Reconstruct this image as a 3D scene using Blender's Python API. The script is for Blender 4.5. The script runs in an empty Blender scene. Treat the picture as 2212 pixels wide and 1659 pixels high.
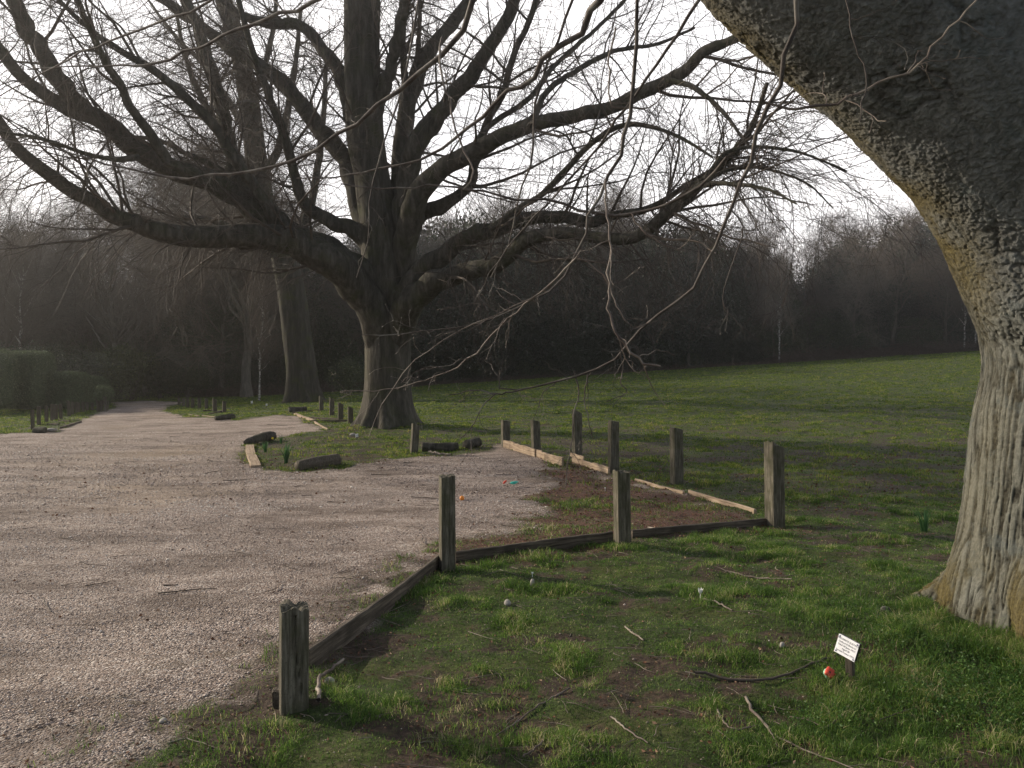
import bpy, math, random
import numpy as np
from mathutils import Vector
random.seed(7)
rng = np.random.default_rng(11)
sc = bpy.context.scene
COL = sc.collection
R = math.radians

# ------------------------------------------------------------------ camera
F, CX, CY, HOR, H0 = 1690.0, 1106.0, 829.5, 800.0, 1.56      # photo measured on a 2212 x 1659 grid
PITCH = math.atan((CY-HOR)/F)
cam = bpy.data.cameras.new('camera'); camo = bpy.data.objects.new('camera', cam); COL.objects.link(camo)
camo.location = (0, 0, H0); camo.rotation_euler = (R(90)-PITCH, 0, 0)
cam.lens = 36*F/2212; cam.sensor_width = 36; cam.clip_start = .05; cam.clip_end = 3000
sc.camera = camo

# ------------------------------------------------------------------ sky, sun, exposure
SUN_AZ, SUN_EL = R(-66), R(23)                                # to the left and a little ahead
sunv = Vector((math.sin(SUN_AZ)*math.cos(SUN_EL), math.cos(SUN_AZ)*math.cos(SUN_EL), math.sin(SUN_EL)))
w = bpy.data.worlds.new('World'); sc.world = w; w.use_nodes = True
nt = w.node_tree; nt.nodes.clear()
def wn(t, **k):
    n = nt.nodes.new(t)
    for a, b in k.items(): setattr(n, a, b)
    return n
sky = wn('ShaderNodeTexSky', sky_type='NISHITA', sun_disc=False, sun_elevation=SUN_EL, sun_rotation=SUN_AZ,
         air_density=1.0, dust_density=2.5, ozone_density=1.0)
tc = wn('ShaderNodeTexCoord'); sep = wn('ShaderNodeSeparateXYZ')
nt.links.new(tc.outputs['Generated'], sep.inputs[0])
mp = wn('ShaderNodeMapping'); mp.inputs['Scale'].default_value = (1, 1, 4.5)
nt.links.new(tc.outputs['Generated'], mp.inputs[0])
nz = wn('ShaderNodeTexNoise'); nz.inputs['Scale'].default_value = 1.7; nz.inputs['Detail'].default_value = 6
nt.links.new(mp.outputs[0], nz.inputs['Vector'])
cr = wn('ShaderNodeMapRange'); cr.inputs[1].default_value = .30; cr.inputs[2].default_value = .62
cr.inputs[3].default_value = .62; cr.inputs[4].default_value = 1
nt.links.new(nz.outputs[0], cr.inputs[0])
el = wn('ShaderNodeMapRange', interpolation_type='SMOOTHSTEP'); el.inputs[1].default_value = .38; el.inputs[2].default_value = .75
el.inputs[3].default_value = 1; el.inputs[4].default_value = .12
nt.links.new(sep.outputs[2], el.inputs[0])
fr = wn('ShaderNodeMapRange', interpolation_type='SMOOTHSTEP'); fr.inputs[1].default_value = -.6; fr.inputs[2].default_value = .5
fr.inputs[3].default_value = .2; fr.inputs[4].default_value = 1
nt.links.new(sep.outputs[1], fr.inputs[0])
m1 = wn('ShaderNodeMath', operation='MULTIPLY'); m2 = wn('ShaderNodeMath', operation='MULTIPLY')
nt.links.new(cr.outputs[0], m1.inputs[0]); nt.links.new(el.outputs[0], m1.inputs[1])
nt.links.new(m1.outputs[0], m2.inputs[0]); nt.links.new(fr.outputs[0], m2.inputs[1])
mx = wn('ShaderNodeMix', data_type='RGBA'); mx.inputs[7].default_value = (15.8, 15.3, 15.3, 1)   # thin bright cloud veil
nt.links.new(m2.outputs[0], mx.inputs[0]); nt.links.new(sky.outputs[0], mx.inputs[6])
bg = wn('ShaderNodeBackground'); bg.inputs[1].default_value = .10
wo = wn('ShaderNodeOutputWorld'); nt.links.new(mx.outputs[2], bg.inputs[0]); nt.links.new(bg.outputs[0], wo.inputs[0])
sl = bpy.data.lights.new('sun', 'SUN'); sl.energy = 4.6; sl.angle = R(.6); sl.color = (1, .87, .70)
so = bpy.data.objects.new('sun', sl); COL.objects.link(so); so.rotation_euler = sunv.to_track_quat('Z', 'Y').to_euler()
so.location = sunv*50
sc.view_settings.view_transform = 'Standard'; sc.view_settings.look = 'None'
sc.view_settings.exposure = 0.22; sc.view_settings.gamma = 1
sc.render.engine = 'CYCLES'
sc.cycles.max_bounces = 5; sc.cycles.diffuse_bounces = 2; sc.cycles.glossy_bounces = 2; sc.cycles.transmission_bounces = 2
sc.cycles.volume_bounces = 0; sc.cycles.use_denoising = True; sc.cycles.sample_clamp_indirect = 4

# ------------------------------------------------------------------ noise, terrain, projection
def _h(ix, iy, iz, s):
    n = (ix*374761393 + iy*668265263 + iz*2147483647 + s*974711) & 0xffffffff
    n = ((n ^ (n >> 13))*1274126177) & 0xffffffff
    n = ((n ^ (n >> 16))*2246822519) & 0xffffffff
    return ((n ^ (n >> 15)) & 0xffffff)/float(0xffffff)
def vn(x, y, z=0., s=0):
    x = np.asarray(x, float); y = np.asarray(y, float); z = np.zeros_like(x)+z
    ix = np.floor(x).astype(np.int64); iy = np.floor(y).astype(np.int64); iz = np.floor(z).astype(np.int64)
    fx, fy, fz = x-ix, y-iy, z-iz
    fx = fx*fx*(3-2*fx); fy = fy*fy*(3-2*fy); fz = fz*fz*(3-2*fz)
    def l(a, b, t): return a+(b-a)*t
    c = lambda i, j, k: _h(ix+i, iy+j, iz+k, s)
    return l(l(l(c(0,0,0), c(1,0,0), fx), l(c(0,1,0), c(1,1,0), fx), fy),
             l(l(c(0,0,1), c(1,0,1), fx), l(c(0,1,1), c(1,1,1), fx), fy), fz)
def fbm(x, y, z=0., o=4, s=0):
    a, t, f = 0, 0, 1.
    for i in range(o):
        a = a+vn(x*f, y*f, np.asarray(z)*f, s+i*17)/f; t += 1/f; f *= 2.03
    return a/t
def ss(a, b, x):
    t = np.clip((x-a)/(b-a), 0, 1); return t*t*(3-2*t)
def terr(x, y):
    x = np.asarray(x, float); y = np.asarray(y, float)
    v = .53+(x+6.4)*.062
    v = np.log1p(np.exp(np.clip(v*5, -30, 30)))/5
    v = np.minimum(v, 3.6)
    return v*ss(9, 50, y)+.075*np.maximum(y-54, 0)*np.exp(-np.maximum(y-54, 0)/90)
def ray(px, py):
    a, b = (px-CX)/F, (CY-py)/F
    c, s = math.cos(PITCH), math.sin(PITCH)
    return a, c+b*s, -s+b*c
def P(px, py, Y):
    a, y, z = ray(px, py); t = Y/y
    return np.array((a*t, Y, H0+z*t))
def G(px, py):
    a, y, z = ray(px, py)
    lo, hi = .5, 200.
    ts = np.linspace(.5, 140, 6000)
    d = H0+z*ts-terr(a*ts, y*ts)
    i = np.argmax(d < 0) if (d < 0).any() else len(ts)-1
    if i > 0 and d[i] < 0:
        t = ts[i-1]+(ts[i]-ts[i-1])*d[i-1]/(d[i-1]-d[i])
    else: t = ts[i]
    x, yy = a*t, y*t
    return np.array((x, yy, float(terr(x, yy))))

# ------------------------------------------------------------------ materials
MATS = {}
class NB:
    def __init__(s, name):
        s.m = bpy.data.materials.new(name); s.m.use_nodes = True; s.t = s.m.node_tree; s.t.nodes.clear()
        s.out = s.n('ShaderNodeOutputMaterial'); s.b = s.n('ShaderNodeBsdfPrincipled')
        s.l(s.b.outputs[0], s.out.inputs[0]); s.tc = s.n('ShaderNodeTexCoord')
        MATS[name] = s.m
    def n(s, t, **k):
        n = s.t.nodes.new(t)
        for a, b in k.items(): setattr(n, a, b)
        return n
    def l(s, a, b): s.t.links.new(a, b)
    def vec(s, sc_=(1, 1, 1), src='Object'):
        m = s.n('ShaderNodeMapping'); m.inputs['Scale'].default_value = sc_; s.l(s.tc.outputs[src], m.inputs[0]); return m.outputs[0]
    def noise(s, scale, detail=4, v=None, rough=.55, dist=0):
        n = s.n('ShaderNodeTexNoise'); n.inputs['Scale'].default_value = scale; n.inputs['Detail'].default_value = detail
        n.inputs['Roughness'].default_value = rough; n.inputs['Distortion'].default_value = dist
        s.l(v if v is not None else s.tc.outputs['Object'], n.inputs['Vector']); return n.outputs[0]
    def ramp(s, f, stops):
        r = s.n('ShaderNodeValToRGB'); e = r.color_ramp.elements
        while len(e) < len(stops): e.new(.5)
        for i, (p, c) in enumerate(stops): e[i].position = p; e[i].color = (*c, 1) if len(c) == 3 else c
        s.l(f, r.inputs[0]); return r.outputs[0]
    def rng(s, f, a, b, c=0, d=1):
        r = s.n('ShaderNodeMapRange'); s.l(f, r.inputs[0])
        for i, v in enumerate((a, b, c, d)): r.inputs[i+1].default_value = v
        return r.outputs[0]
    def mix(s, f, a, b, mode='MIX'):
        m = s.n('ShaderNodeMix', data_type='RGBA', blend_type=mode)
        for v, i in ((f, 0), (a, 6), (b, 7)):
            if isinstance(v, (int, float)): m.inputs[i].default_value = v
            elif isinstance(v, tuple): m.inputs[i].default_value = (*v, 1)
            else: s.l(v, m.inputs[i])
        return m.outputs[2]
    def math(s, op, a, b=0.):
        m = s.n('ShaderNodeMath', operation=op)
        for v, i in ((a, 0), (b, 1)):
            if isinstance(v, (int, float)): m.inputs[i].default_value = v
            else: s.l(v, m.inputs[i])
        return m.outputs[0]
    def attr(s, name, o='Fac'):
        a = s.n('ShaderNodeAttribute', attribute_name=name); return a.outputs[o]
    def bump(s, h, dist, strength=1):
        b = s.n('ShaderNodeBump'); b.inputs['Distance'].default_value = dist; b.inputs['Strength'].default_value = strength
        s.l(h, b.inputs['Height']); s.l(b.outputs[0], s.b.inputs['Normal']); return b
    def col(s, c):
        if isinstance(c, tuple): s.b.inputs['Base Color'].default_value = (*c, 1)
        else: s.l(c, s.b.inputs['Base Color'])
    def rough(s, r, spec=.3):
        s.b.inputs['Roughness'].default_value = r; s.b.inputs['Specular IOR Level'].default_value = spec
    def fac(s, name): return s.attr(name)

def m_bark(name, c0, c1, c2, moss=(.045, .055, .012), sc_=1., mossamt=.5, zs=.16):
    b = NB(name); v = b.vec((sc_, sc_, sc_*zs))
    n1 = b.noise(9, 6, v, .65); n2 = b.noise(2.2, 3); n3 = b.noise(38*sc_, 3, b.vec((1, 1, .45)))
    c = b.ramp(n1, [(.32, c0), (.5, c1), (.68, c2)])
    c = b.mix(b.rng(n2, .5, .72, 0, mossamt), c, moss)
    c = b.mix(b.rng(n3, .3, .7, 0, .5), c, c1)
    b.col(c); b.rough(.9, .15)
    b.bump(b.math('ADD', n1, b.math('MULTIPLY', n3, .35)), .05/sc_, .8)
    return b.m
m_bark('bark', (.020, .018, .014), (.060, .055, .044), (.125, .115, .095))
m_bark('bark_far', (.05, .043, .036), (.11, .097, .08), (.17, .15, .125), mossamt=.35)
m_bark('bark_mossy', (.014, .013, .010), (.038, .035, .028), (.075, .070, .056), mossamt=.8)
b = NB('twig'); b.col(b.ramp(b.noise(3, 2), [(.35, (.050, .040, .032)), (.65, (.095, .075, .058))])); b.rough(.75, .3)
b = NB('twig_near'); b.col(b.ramp(b.noise(7, 3), [(.35, (.07, .050, .040)), (.5, (.13, .10, .08)), (.68, (.28, .24, .19))])); b.rough(.6, .4)
b.bump(b.noise(60, 3), .003)
b = NB('twig_shaded'); b.col(b.ramp(b.noise(7, 3), [(.35, (.035, .028, .024)), (.5, (.075, .060, .050)), (.68, (.15, .14, .12))])); b.rough(.7, .3); b.bump(b.noise(60, 3), .003)  # darker copy of the near twig bark, silhouette shade put into the colour
b = NB('twig_wood'); oi = b.n('ShaderNodeObjectInfo'); b.col(b.mix(.5, b.ramp(b.noise(.35, 2), [(.35, (.085, .068, .056)), (.65, (.15, .125, .10))]),
      b.ramp(oi.outputs['Random'], [(0, (.035, .030, .026)), (.35, (.09, .07, .055)), (.7, (.16, .13, .10)), (1, (.24, .21, .175))]))); b.rough(.8, .2)
b = NB('birch'); b.col(b.ramp(b.noise(3, 4, b.vec((1, 1, 2))), [(.42, (.08, .07, .06)), (.55, (.42, .40, .36))])); b.rough(.8)

# near bark: colour set by height in the furrow, darkest at the bottom
b = NB('bark_near')
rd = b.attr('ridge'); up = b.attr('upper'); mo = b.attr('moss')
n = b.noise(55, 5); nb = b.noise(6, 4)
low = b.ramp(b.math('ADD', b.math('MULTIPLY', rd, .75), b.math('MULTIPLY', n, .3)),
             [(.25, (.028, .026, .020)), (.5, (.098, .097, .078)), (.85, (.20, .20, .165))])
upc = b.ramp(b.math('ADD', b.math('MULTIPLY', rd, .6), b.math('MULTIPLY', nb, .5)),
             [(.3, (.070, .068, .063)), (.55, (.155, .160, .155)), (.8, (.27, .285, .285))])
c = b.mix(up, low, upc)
lich = b.rng(b.noise(3.5, 5, rough=.7), .56, .64, 0, .55)
c = b.mix(lich, c, (.115, .135, .135))
c = b.mix(b.math('MULTIPLY', mo, .85), c, b.ramp(n, [(.3, (.05, .038, .012)), (.7, (.16, .125, .04))]))
b.col(c); b.rough(.92, .15)
fl = b.noise(52, 6, b.vec((1, 1, .22)), .75); fi = b.noise(60, 6, rough=.75)
hm = b.n('ShaderNodeMix', data_type='FLOAT'); b.l(up, hm.inputs[0]); b.l(b.math('MULTIPLY', fl, 1.0), hm.inputs[2]); b.l(fi, hm.inputs[3])
b.bump(b.math('ADD', hm.outputs[0], b.math('MULTIPLY', b.noise(170, 3), .3)), .022, 1)

# ground sheet
b = NB('ground')
v2 = b.vec((1, 1, 0))
gv = b.attr('gravel'); so_ = b.attr('soil'); li = b.attr('litter')
vo = b.n('ShaderNodeTexVoronoi'); vo.inputs['Scale'].default_value = 85; b.l(v2, vo.inputs['Vector'])
sepc = b.n('ShaderNodeSeparateColor'); b.l(vo.outputs['Color'], sepc.inputs[0])
gcol = b.ramp(sepc.outputs[0], [(.0, (.12, .092, .078)), (.3, (.285, .222, .182)), (.6, (.395, .31, .262)), (.85, (.46, .405, .365)), (1., (.70, .63, .56))])
gcol = b.mix(b.rng(b.noise(1.3, 7, b.vec((.5, 1.2, 0)), .7), .44, .66, 0, .85), gcol, (.10, .070, .052))
gcol = b.mix(b.rng(b.noise(5, 6, b.vec((.35, 1.2, 0)), .75), .54, .66, 0, .6), gcol, (.075, .05, .038))
gcol = b.mix(b.rng(b.noise(.25, 3, v2), .52, .68, 0, .35), gcol, (.36, .27, .17))
scol = b.ramp(b.noise(26, 5, v2, .7), [(.35, (.022, .014, .010)), (.55, (.060, .038, .026)), (.72, (.12, .078, .055))])
lcol = b.ramp(b.noise(48, 4, v2, .75), [(.38, (.028, .014, .010)), (.55, (.10, .045, .028)), (.68, (.24, .14, .10))])
scol = b.mix(li, scol, lcol)
grc = b.ramp(b.noise(30, 5, b.vec((.6, 1, 0)), .7), [(.35, (.022, .026, .009)), (.55, (.042, .062, .014)), (.7, (.085, .115, .024))])
grc = b.mix(b.rng(b.noise(2.3, 4, b.vec((.35, 1, 0)), .6), .45, .66, 0, .5), grc, (.10, .10, .028))
far = b.attr('fargrass')
c = b.mix(so_, grc, scol); c = b.mix(gv, c, gcol)
b.col(c); b.rough(.85, .25)
hv = b.math('MULTIPLY', b.math('SUBTRACT', .5, vo.outputs['Distance']), 1.)
b.bump(b.math('ADD', b.math('MULTIPLY', b.math('MULTIPLY', hv, gv), 1.), b.math('MULTIPLY', b.noise(35, 5, v2, .7), .8)), .018, 1)

b = NB('pebble'); cc = b.attr('cv')
b.col(b.ramp(cc, [(.0, (.13, .10, .086)), (.3, (.29, .228, .19)), (.6, (.42, .335, .285)), (.85, (.51, .45, .405)), (1., (.80, .73, .65))])); b.rough(.55, .4)
def leafmat(name, stops, tr=.35, rough=.55, spec=.3):
    b = NB(name); c = b.ramp(b.attr('cv'), stops)
    if name in ('leaf_dark', 'leaf_under', 'leaf_laurel'):          # each evergreen has its own tone
        oi = b.n('ShaderNodeObjectInfo'); c = b.mix(1, c, b.ramp(oi.outputs['Random'], [(0, (.55, .6, .6)), (.5, (1., 1., .9)), (1, (2.2, 1.9, 1.3))]), 'MULTIPLY')
    b.col(c); b.rough(rough, spec)
    t = b.n('ShaderNodeBsdfTranslucent'); b.l(c, t.inputs[0]); mxs = b.n('ShaderNodeMixShader'); mxs.inputs[0].default_value = tr
    b.l(b.b.outputs[0], mxs.inputs[1]); b.l(t.outputs[0], mxs.inputs[2]); b.l(mxs.outputs[0], b.out.inputs[0]); return b.m
leafmat('grass', [(0, (.030, .052, .011)), (.4, (.072, .150, .024)), (.75, (.15, .25, .044)), (.93, (.28, .30, .09)), (1, (.48, .42, .25))], .5, .5)
leafmat('grass_field', [(0, (.03, .06, .012)), (.5, (.10, .165, .022)), (.85, (.21, .255, .036)), (1, (.30, .27, .09))], .5, .6)
leafmat('leaf_dark', [(0, (.012, .020, .010)), (.6, (.024, .038, .018)), (1, (.05, .07, .035))], .15, .45, .4)
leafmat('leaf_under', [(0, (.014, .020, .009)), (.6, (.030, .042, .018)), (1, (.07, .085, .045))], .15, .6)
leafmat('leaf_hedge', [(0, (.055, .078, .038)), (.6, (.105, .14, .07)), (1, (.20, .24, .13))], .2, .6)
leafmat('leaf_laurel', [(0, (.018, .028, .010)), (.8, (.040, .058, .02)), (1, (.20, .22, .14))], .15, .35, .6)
leafmat('daff_leaf', [(0, (.03, .085, .025)), (1, (.07, .17, .06))], .3, .45)
leafmat('leaf_fresh', [(0, (.03, .07, .015)), (.6, (.065, .14, .028)), (1, (.13, .21, .05))], .4, .5)
leafmat('scrub', [(0, (.05, .038, .030)), (1, (.14, .11, .085))], .1, .8, .1)
leafmat('dead_leaf', [(0, (.05, .022, .013)), (.5, (.14, .065, .035)), (1, (.34, .24, .16))], .15, .7, .2)
def woodmat(name, c0, c1, c2, moss=.4):
    b = NB(name); v = b.vec((1, 1, .08)); n1 = b.noise(60, 5, v, .65); n2 = b.noise(9, 4)
    c = b.ramp(n1, [(.32, c0), (.5, c1), (.7, c2)])
    c = b.mix(b.rng(n2, .45, .7, 0, moss), c, (.05, .055, .022)); c = b.mix(b.rng(b.noise(120, 3), .6, .68, 0, .5), c, c0)
    b.col(c); b.rough(.85, .2); b.bump(b.math('ADD', n1, b.math('MULTIPLY', n2, .5)), .005, .8)
woodmat('wood_post', (.035, .030, .022), (.105, .094, .070), (.21, .19, .15), .65)
woodmat('wood_dark', (.035, .028, .022), (.09, .075, .058), (.16, .135, .105))
def plankmat(name, c0, c1, c2):
    b = NB(name); v = b.vec((.06, 1, 1)); n1 = b.noise(45, 5, v, .65); n2 = b.noise(7, 4)
    c = b.ramp(n1, [(.32, c0), (.5, c1), (.7, c2)]); c = b.mix(b.rng(n2, .5, .7, 0, .4), c, c0)
    b.col(c); b.rough(.85, .2); b.bump(b.math('ADD', n1, n2), .008, .9)
plankmat('plank_pale', (.16, .115, .075), (.35, .265, .185), (.49, .39, .28))
plankmat('plank_dark', (.032, .026, .020), (.085, .070, .054), (.19, .16, .125))
def plain(name, c, rough=.6, spec=.3):
    b = NB(name); n_ = b.noise(25, 3); b.col(b.mix(b.rng(n_, .4, .7, 0, .25), c, tuple(x*.6 for x in c))); b.rough(rough, spec)
plain('white', (.82, .82, .84), .4); plain('ink', (.19, .19, .21)); plain('screw', (.20, .20, .30), .4)
plain('red', (.62, .075, .045), .45); plain('black', (.012, .012, .012), .4); plain('mint', (.33, .52, .38), .5)
plain('orange', (.85, .28, .03), .3, .5); plain('teal', (.02, .42, .33), .4, .5); plain('yellow', (.80, .62, .04))
plain('petal', (.85, .84, .80)); plain('stone', (.30, .28, .25), .8); plain('stone_dark', (.10, .095, .085), .9)

# ------------------------------------------------------------------ mesh helpers
def mk(name, V, faces, mat, parent=None, smooth=True, cv=None, attrs=None):
    V = np.asarray(V, np.float32); fl = faces if isinstance(faces, list) else [faces]
    fl = [np.asarray(f, np.int32) for f in fl if len(f)]
    me = bpy.data.meshes.new(name); me.vertices.add(len(V)); me.vertices.foreach_set('co', V.ravel())
    lv = np.concatenate([f.ravel() for f in fl]); sizes = np.concatenate([np.full(len(f), f.shape[1], np.int32) for f in fl])
    me.loops.add(len(lv)); me.loops.foreach_set('vertex_index', lv)
    me.polygons.add(len(sizes)); me.polygons.foreach_set('loop_start', np.concatenate(([0], np.cumsum(sizes)[:-1])).astype(np.int32))
    me.update(calc_edges=True)
    me.polygons.foreach_set('use_smooth', np.full(len(sizes), smooth))
    A = dict(attrs or {})
    if cv is not None: A['cv'] = cv
    for k, a in A.items():
        at = me.attributes.new(k, 'FLOAT', 'POINT'); at.data.foreach_set('value', np.asarray(a, np.float32))
    me.materials.append(MATS[mat]); me.validate()
    o = bpy.data.objects.new(name, me); COL.objects.link(o)
    if parent is not None: o.parent = parent
    return o
def tag(o, label=None, cat=None, group=None, kind=None):
    if label: o['label'] = label
    if cat: o['category'] = cat
    if group: o['group'] = group
    if kind: o['kind'] = kind
    return o
def thing(name, loc, label, cat, group=None, rz=0):
    o = bpy.data.objects.new(name, None); COL.objects.link(o); o.location = loc; o.rotation_euler = (0, 0, rz)
    o.empty_display_size = .2
    return tag(o, label, cat, group)
def local(o, p):                       # children of an unrotated empty: move points into its space
    o.location = Vector(p); return o
def setloc(child, parent):             # child mesh given in world coordinates
    child.matrix_parent_inverse.translation = -Vector(parent.location)
    return child
def nrm(a): return a/np.maximum(np.linalg.norm(a, axis=-1, keepdims=True), 1e-9)
def tubes(Pp, Rr, n):
    N, k, _ = Pp.shape; T = nrm(np.gradient(Pp, axis=1))
    D = nrm(Pp[:, -1]-Pp[:, 0]); ref = np.where(np.abs(D[:, 2:3]) < .85, [[0, 0, 1.]], [[1., 0, 0]])
    A = nrm(np.cross(D, ref))[:, None]
    U = nrm(A-(A*T).sum(-1, keepdims=True)*T); W = np.cross(T, U)
    an = np.arange(n)*2*np.pi/n
    ring = Pp[:, :, None]+Rr[:, :, None, None]*(np.cos(an)[:, None]*U[:, :, None]+np.sin(an)[:, None]*W[:, :, None])
    idx = np.arange(N*k*n).reshape(N, k, n); a = idx[:, :-1]; c = idx[:, 1:]
    Fq = np.stack([a, np.roll(a, -1, 2), np.roll(c, -1, 2), c], -1).reshape(-1, 4)
    return ring.reshape(-1, 3), Fq
def merge(parts):
    V, Fs, o = [], {}, 0
    for v, f in parts:
        V.append(v); 
        for g in (f if isinstance(f, list) else [f]):
            Fs.setdefault(g.shape[1], []).append(g+o)
        o += len(v)
    return np.concatenate(V), [np.concatenate(x) for x in Fs.values()]
def resample(pts, rad, k, wig=0., seed=0):
    pts = np.asarray(pts, float); rad = np.asarray(rad, float)
    d = np.r_[0, np.cumsum(np.linalg.norm(np.diff(pts, axis=0), axis=1))]; t = np.linspace(0, d[-1], k)
    p0 = np.vstack([2*pts[0]-pts[1], pts, 2*pts[-1]-pts[-2]])
    i = np.clip(np.searchsorted(d, t, side='right')-1, 0, len(d)-2); u = ((t-d[i])/(d[i+1]-d[i]))[:, None]
    a, b_, c, e = p0[i], p0[i+1], p0[i+2], p0[i+3]
    q = .5*(2*b_+(c-a)*u+(2*a-5*b_+4*c-e)*u**2+(3*b_-a-3*c+e)*u**3)
    r = np.interp(t, d, rad)
    if wig:
        g = np.random.default_rng(seed); q[1:-1] += g.normal(size=(k-2, 3))*wig*r[1:-1, None]
    return q, r
def grow(Pp, Rr, N, g, tr=(.15, 1), L=(1, 2), ang=(30, 60), k=6, rr=.5, rmax=.05, rmin=.003, droop=.0, wig=.12, taper=.75, fall=.45, up=None):
    n, kk, _ = Pp.shape
    ln = np.linalg.norm(np.diff(Pp, axis=1), axis=2).sum(1); pid = g.choice(n, N, p=ln/ln.sum())
    t = g.uniform(tr[0], tr[1], N); f = t*(kk-1)*.999; i = f.astype(int); u = (f-i)
    p = Pp[pid, i]*(1-u)[:, None]+Pp[pid, i+1]*u[:, None]; T = nrm(Pp[pid, i+1]-Pp[pid, i])
    r = Rr[pid, i]*(1-u)+Rr[pid, i+1]*u
    rd = g.normal(size=(N, 3))
    if up is not None: rd[:, 2] += up
    pr = nrm(rd-(rd*T).sum(1, keepdims=True)*T); a = np.radians(g.uniform(*ang, N))[:, None]
    d = nrm(T*np.cos(a)+pr*np.sin(a)); le = g.uniform(*L, N)*(1-fall*t)
    r0 = np.minimum(r*rr, rmax*(.4+.6*le/L[1])); r0 = np.maximum(r0, rmin)
    Q = np.zeros((N, k, 3)); Q[:, 0] = p
    for j in range(1, k):
        d = nrm(d+np.array((0, 0, -droop))+g.normal(size=(N, 3))*wig); p = p+d*(le/(k-1))[:, None]; Q[:, j] = p
    Rn = r0[:, None]*(1-taper*np.linspace(0, 1, k))[None]; Rn = np.maximum(Rn, rmin*.6)
    return Q, Rn

# ------------------------------------------------------------------ ground masks
def poly(pts): return np.array([G(*p)[:2] for p in pts])
def sdist(x, y, pg):                    # signed distance, inside positive
    x = np.asarray(x, float); y = np.asarray(y, float); best = np.full(x.shape, 1e9); ins = np.zeros(x.shape, bool)
    for i in range(len(pg)):
        ax, ay = pg[i]; bx, by = pg[(i+1) % len(pg)]
        dx, dy = bx-ax, by-ay; t = np.clip(((x-ax)*dx+(y-ay)*dy)/(dx*dx+dy*dy+1e-12), 0, 1)
        best = np.minimum(best, (x-ax-t*dx)**2+(y-ay-t*dy)**2)
        if ay != by:
            c = ((ay > y) != (by > y)) & (x < (bx-ax)*(y-ay)/(by-ay)+ax); ins ^= c
    return np.where(ins, 1, -1)*np.sqrt(best)
GP = poly([(250, 1740), (350, 1640), (450, 1555), (570, 1490), (690, 1438), (945, 1222), (985, 1207), (1340, 1172), (1640, 1137), (1600, 1105),
           (1490, 1068), (1370, 1036), (1240, 993), (1210, 1007), (1150, 978), (1086, 955), (1040, 975), (900, 988), (800, 998), (730, 1012),
           (640, 1018), (548, 1012), (537, 962), (590, 950), (650, 937), (705, 935), (640, 899), (600, 896), (510, 908), (408, 901), (362, 891),
           (357, 884), (372, 876), (410, 868), (330, 866), (235, 868), (245, 880), (200, 896), (157, 914), (120, 933), (0, 939), (-400, 948), (-1500, 960)])
GP = np.vstack([GP, [(-30, 8), (-12, -3), (-1.3, -3), (-1.3, 1.6)]])
LP = poly([(1225, 1000), (1640, 1135), (1340, 1170), (985, 1207), (1000, 1185), (1090, 1150), (1190, 1090), (1180, 1030)])
PLP = poly([(545, 965), (600, 950), (705, 940), (900, 985), (735, 1012), (640, 1017), (548, 1012)])
T1B = G(838, 925); T2B = G(655, 868); RTB = np.array((3.05, 4.75, 0.))
def masks(x, y):
    d = sdist(x, y, GP); sc_ = np.clip(np.asarray(y)/8, .5, 2.5)
    nz_ = (fbm(x*1.7, y*1.7, o=4, s=3)-.5); n2 = fbm(x*5.5, y*5.5, o=3, s=9)-.5
    g = ss(-.10, .16, d+nz_*.55*np.clip(sc_, .5, 1)+n2*.25-.06)
    dl = sdist(x, y, LP)
    lt = ss(-.40, .12, dl+nz_*1.1+n2*.5)
    g = g*(1-.97*lt)
    pz = fbm(x*.55+3, y*1.15, o=5, s=21); pz2 = fbm(x*2.6, y*3.4, o=4, s=33)
    pz3 = fbm(x*9, y*11, o=3, s=35)
    soil = ss(.50, .60, pz*.22+pz2*.40+pz3*.38+.006)*.95
    soil = np.maximum(soil, ss(-.55, -.03, d)*ss(.36, .6, pz2+nz_*.35)*.95)    # worn margin beside the gravel
    # worn band in the field past the posts, none on the far slope
    yf = np.asarray(y, float)
    soil = np.where(yf > 9, soil*(.85-.75*ss(17, 30, yf)), soil)
    g = g*(1-.85*ss(1.1, .05, d)*ss(.47, .60, pz2*.6+pz3*.4+.03*ss(9, 5, y))*ss(16, 9, y))     # mud and litter trodden into the edge of the stones
    soil = np.maximum(soil, .8*ss(0, .1, d)*(g < .6))
    worn = ss(.40, .58, fbm(x*.22+7, yf*.75, o=5, s=51))*ss(7.5, 10, yf)*(1-ss(15, 24, yf))*ss(-1.5, 1, x)
    soil = np.maximum(soil, worn*.85*ss(.35, .6, pz2+.08))
    soil = np.maximum(soil, lt*ss(.36, .58, pz2+.14))
    soil = np.maximum(soil, .8*ss(-.3, .2, sdist(x, y, PLP))*ss(.40, .58, pz2+.06))
    return g, np.clip(soil, 0, 1), lt
# the ground sheet
yy = [-4.]
while yy[-1] < 620: yy.append(yy[-1]+(.15 if yy[-1] < 1.4 else max(.028, .0065*yy[-1])))
yy = np.array(yy); ns = 640
s_ = np.linspace(-1, 1, ns)
YY, SS = np.meshgrid(yy, s_, indexing='ij'); XX = SS*(YY+7)*1.0
ZZ = terr(XX, YY)
mg, ms, ml = masks(XX.ravel(), YY.ravel())
mg = mg.reshape(XX.shape); ms = ms.reshape(XX.shape); ml = ml.reshape(XX.shape)
def micro(x, y, g):
    hump = sum(hh*np.exp(-((x-b_[0])**2+(y-b_[1])**2)/rad**2) for b_, rad, hh in ((T1B, 1.8, .10), (RTB, 1.3, .08)))
    return hump+(fbm(x*.9, y*.9, o=3, s=71)-.5)*.05+(fbm(x*3.3, y*3.3, o=2, s=73)-.5)*.055*(1-g)+(fbm(x*6, y*6, o=4, s=72)-.5)*(.012+.024*(1-g))
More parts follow.
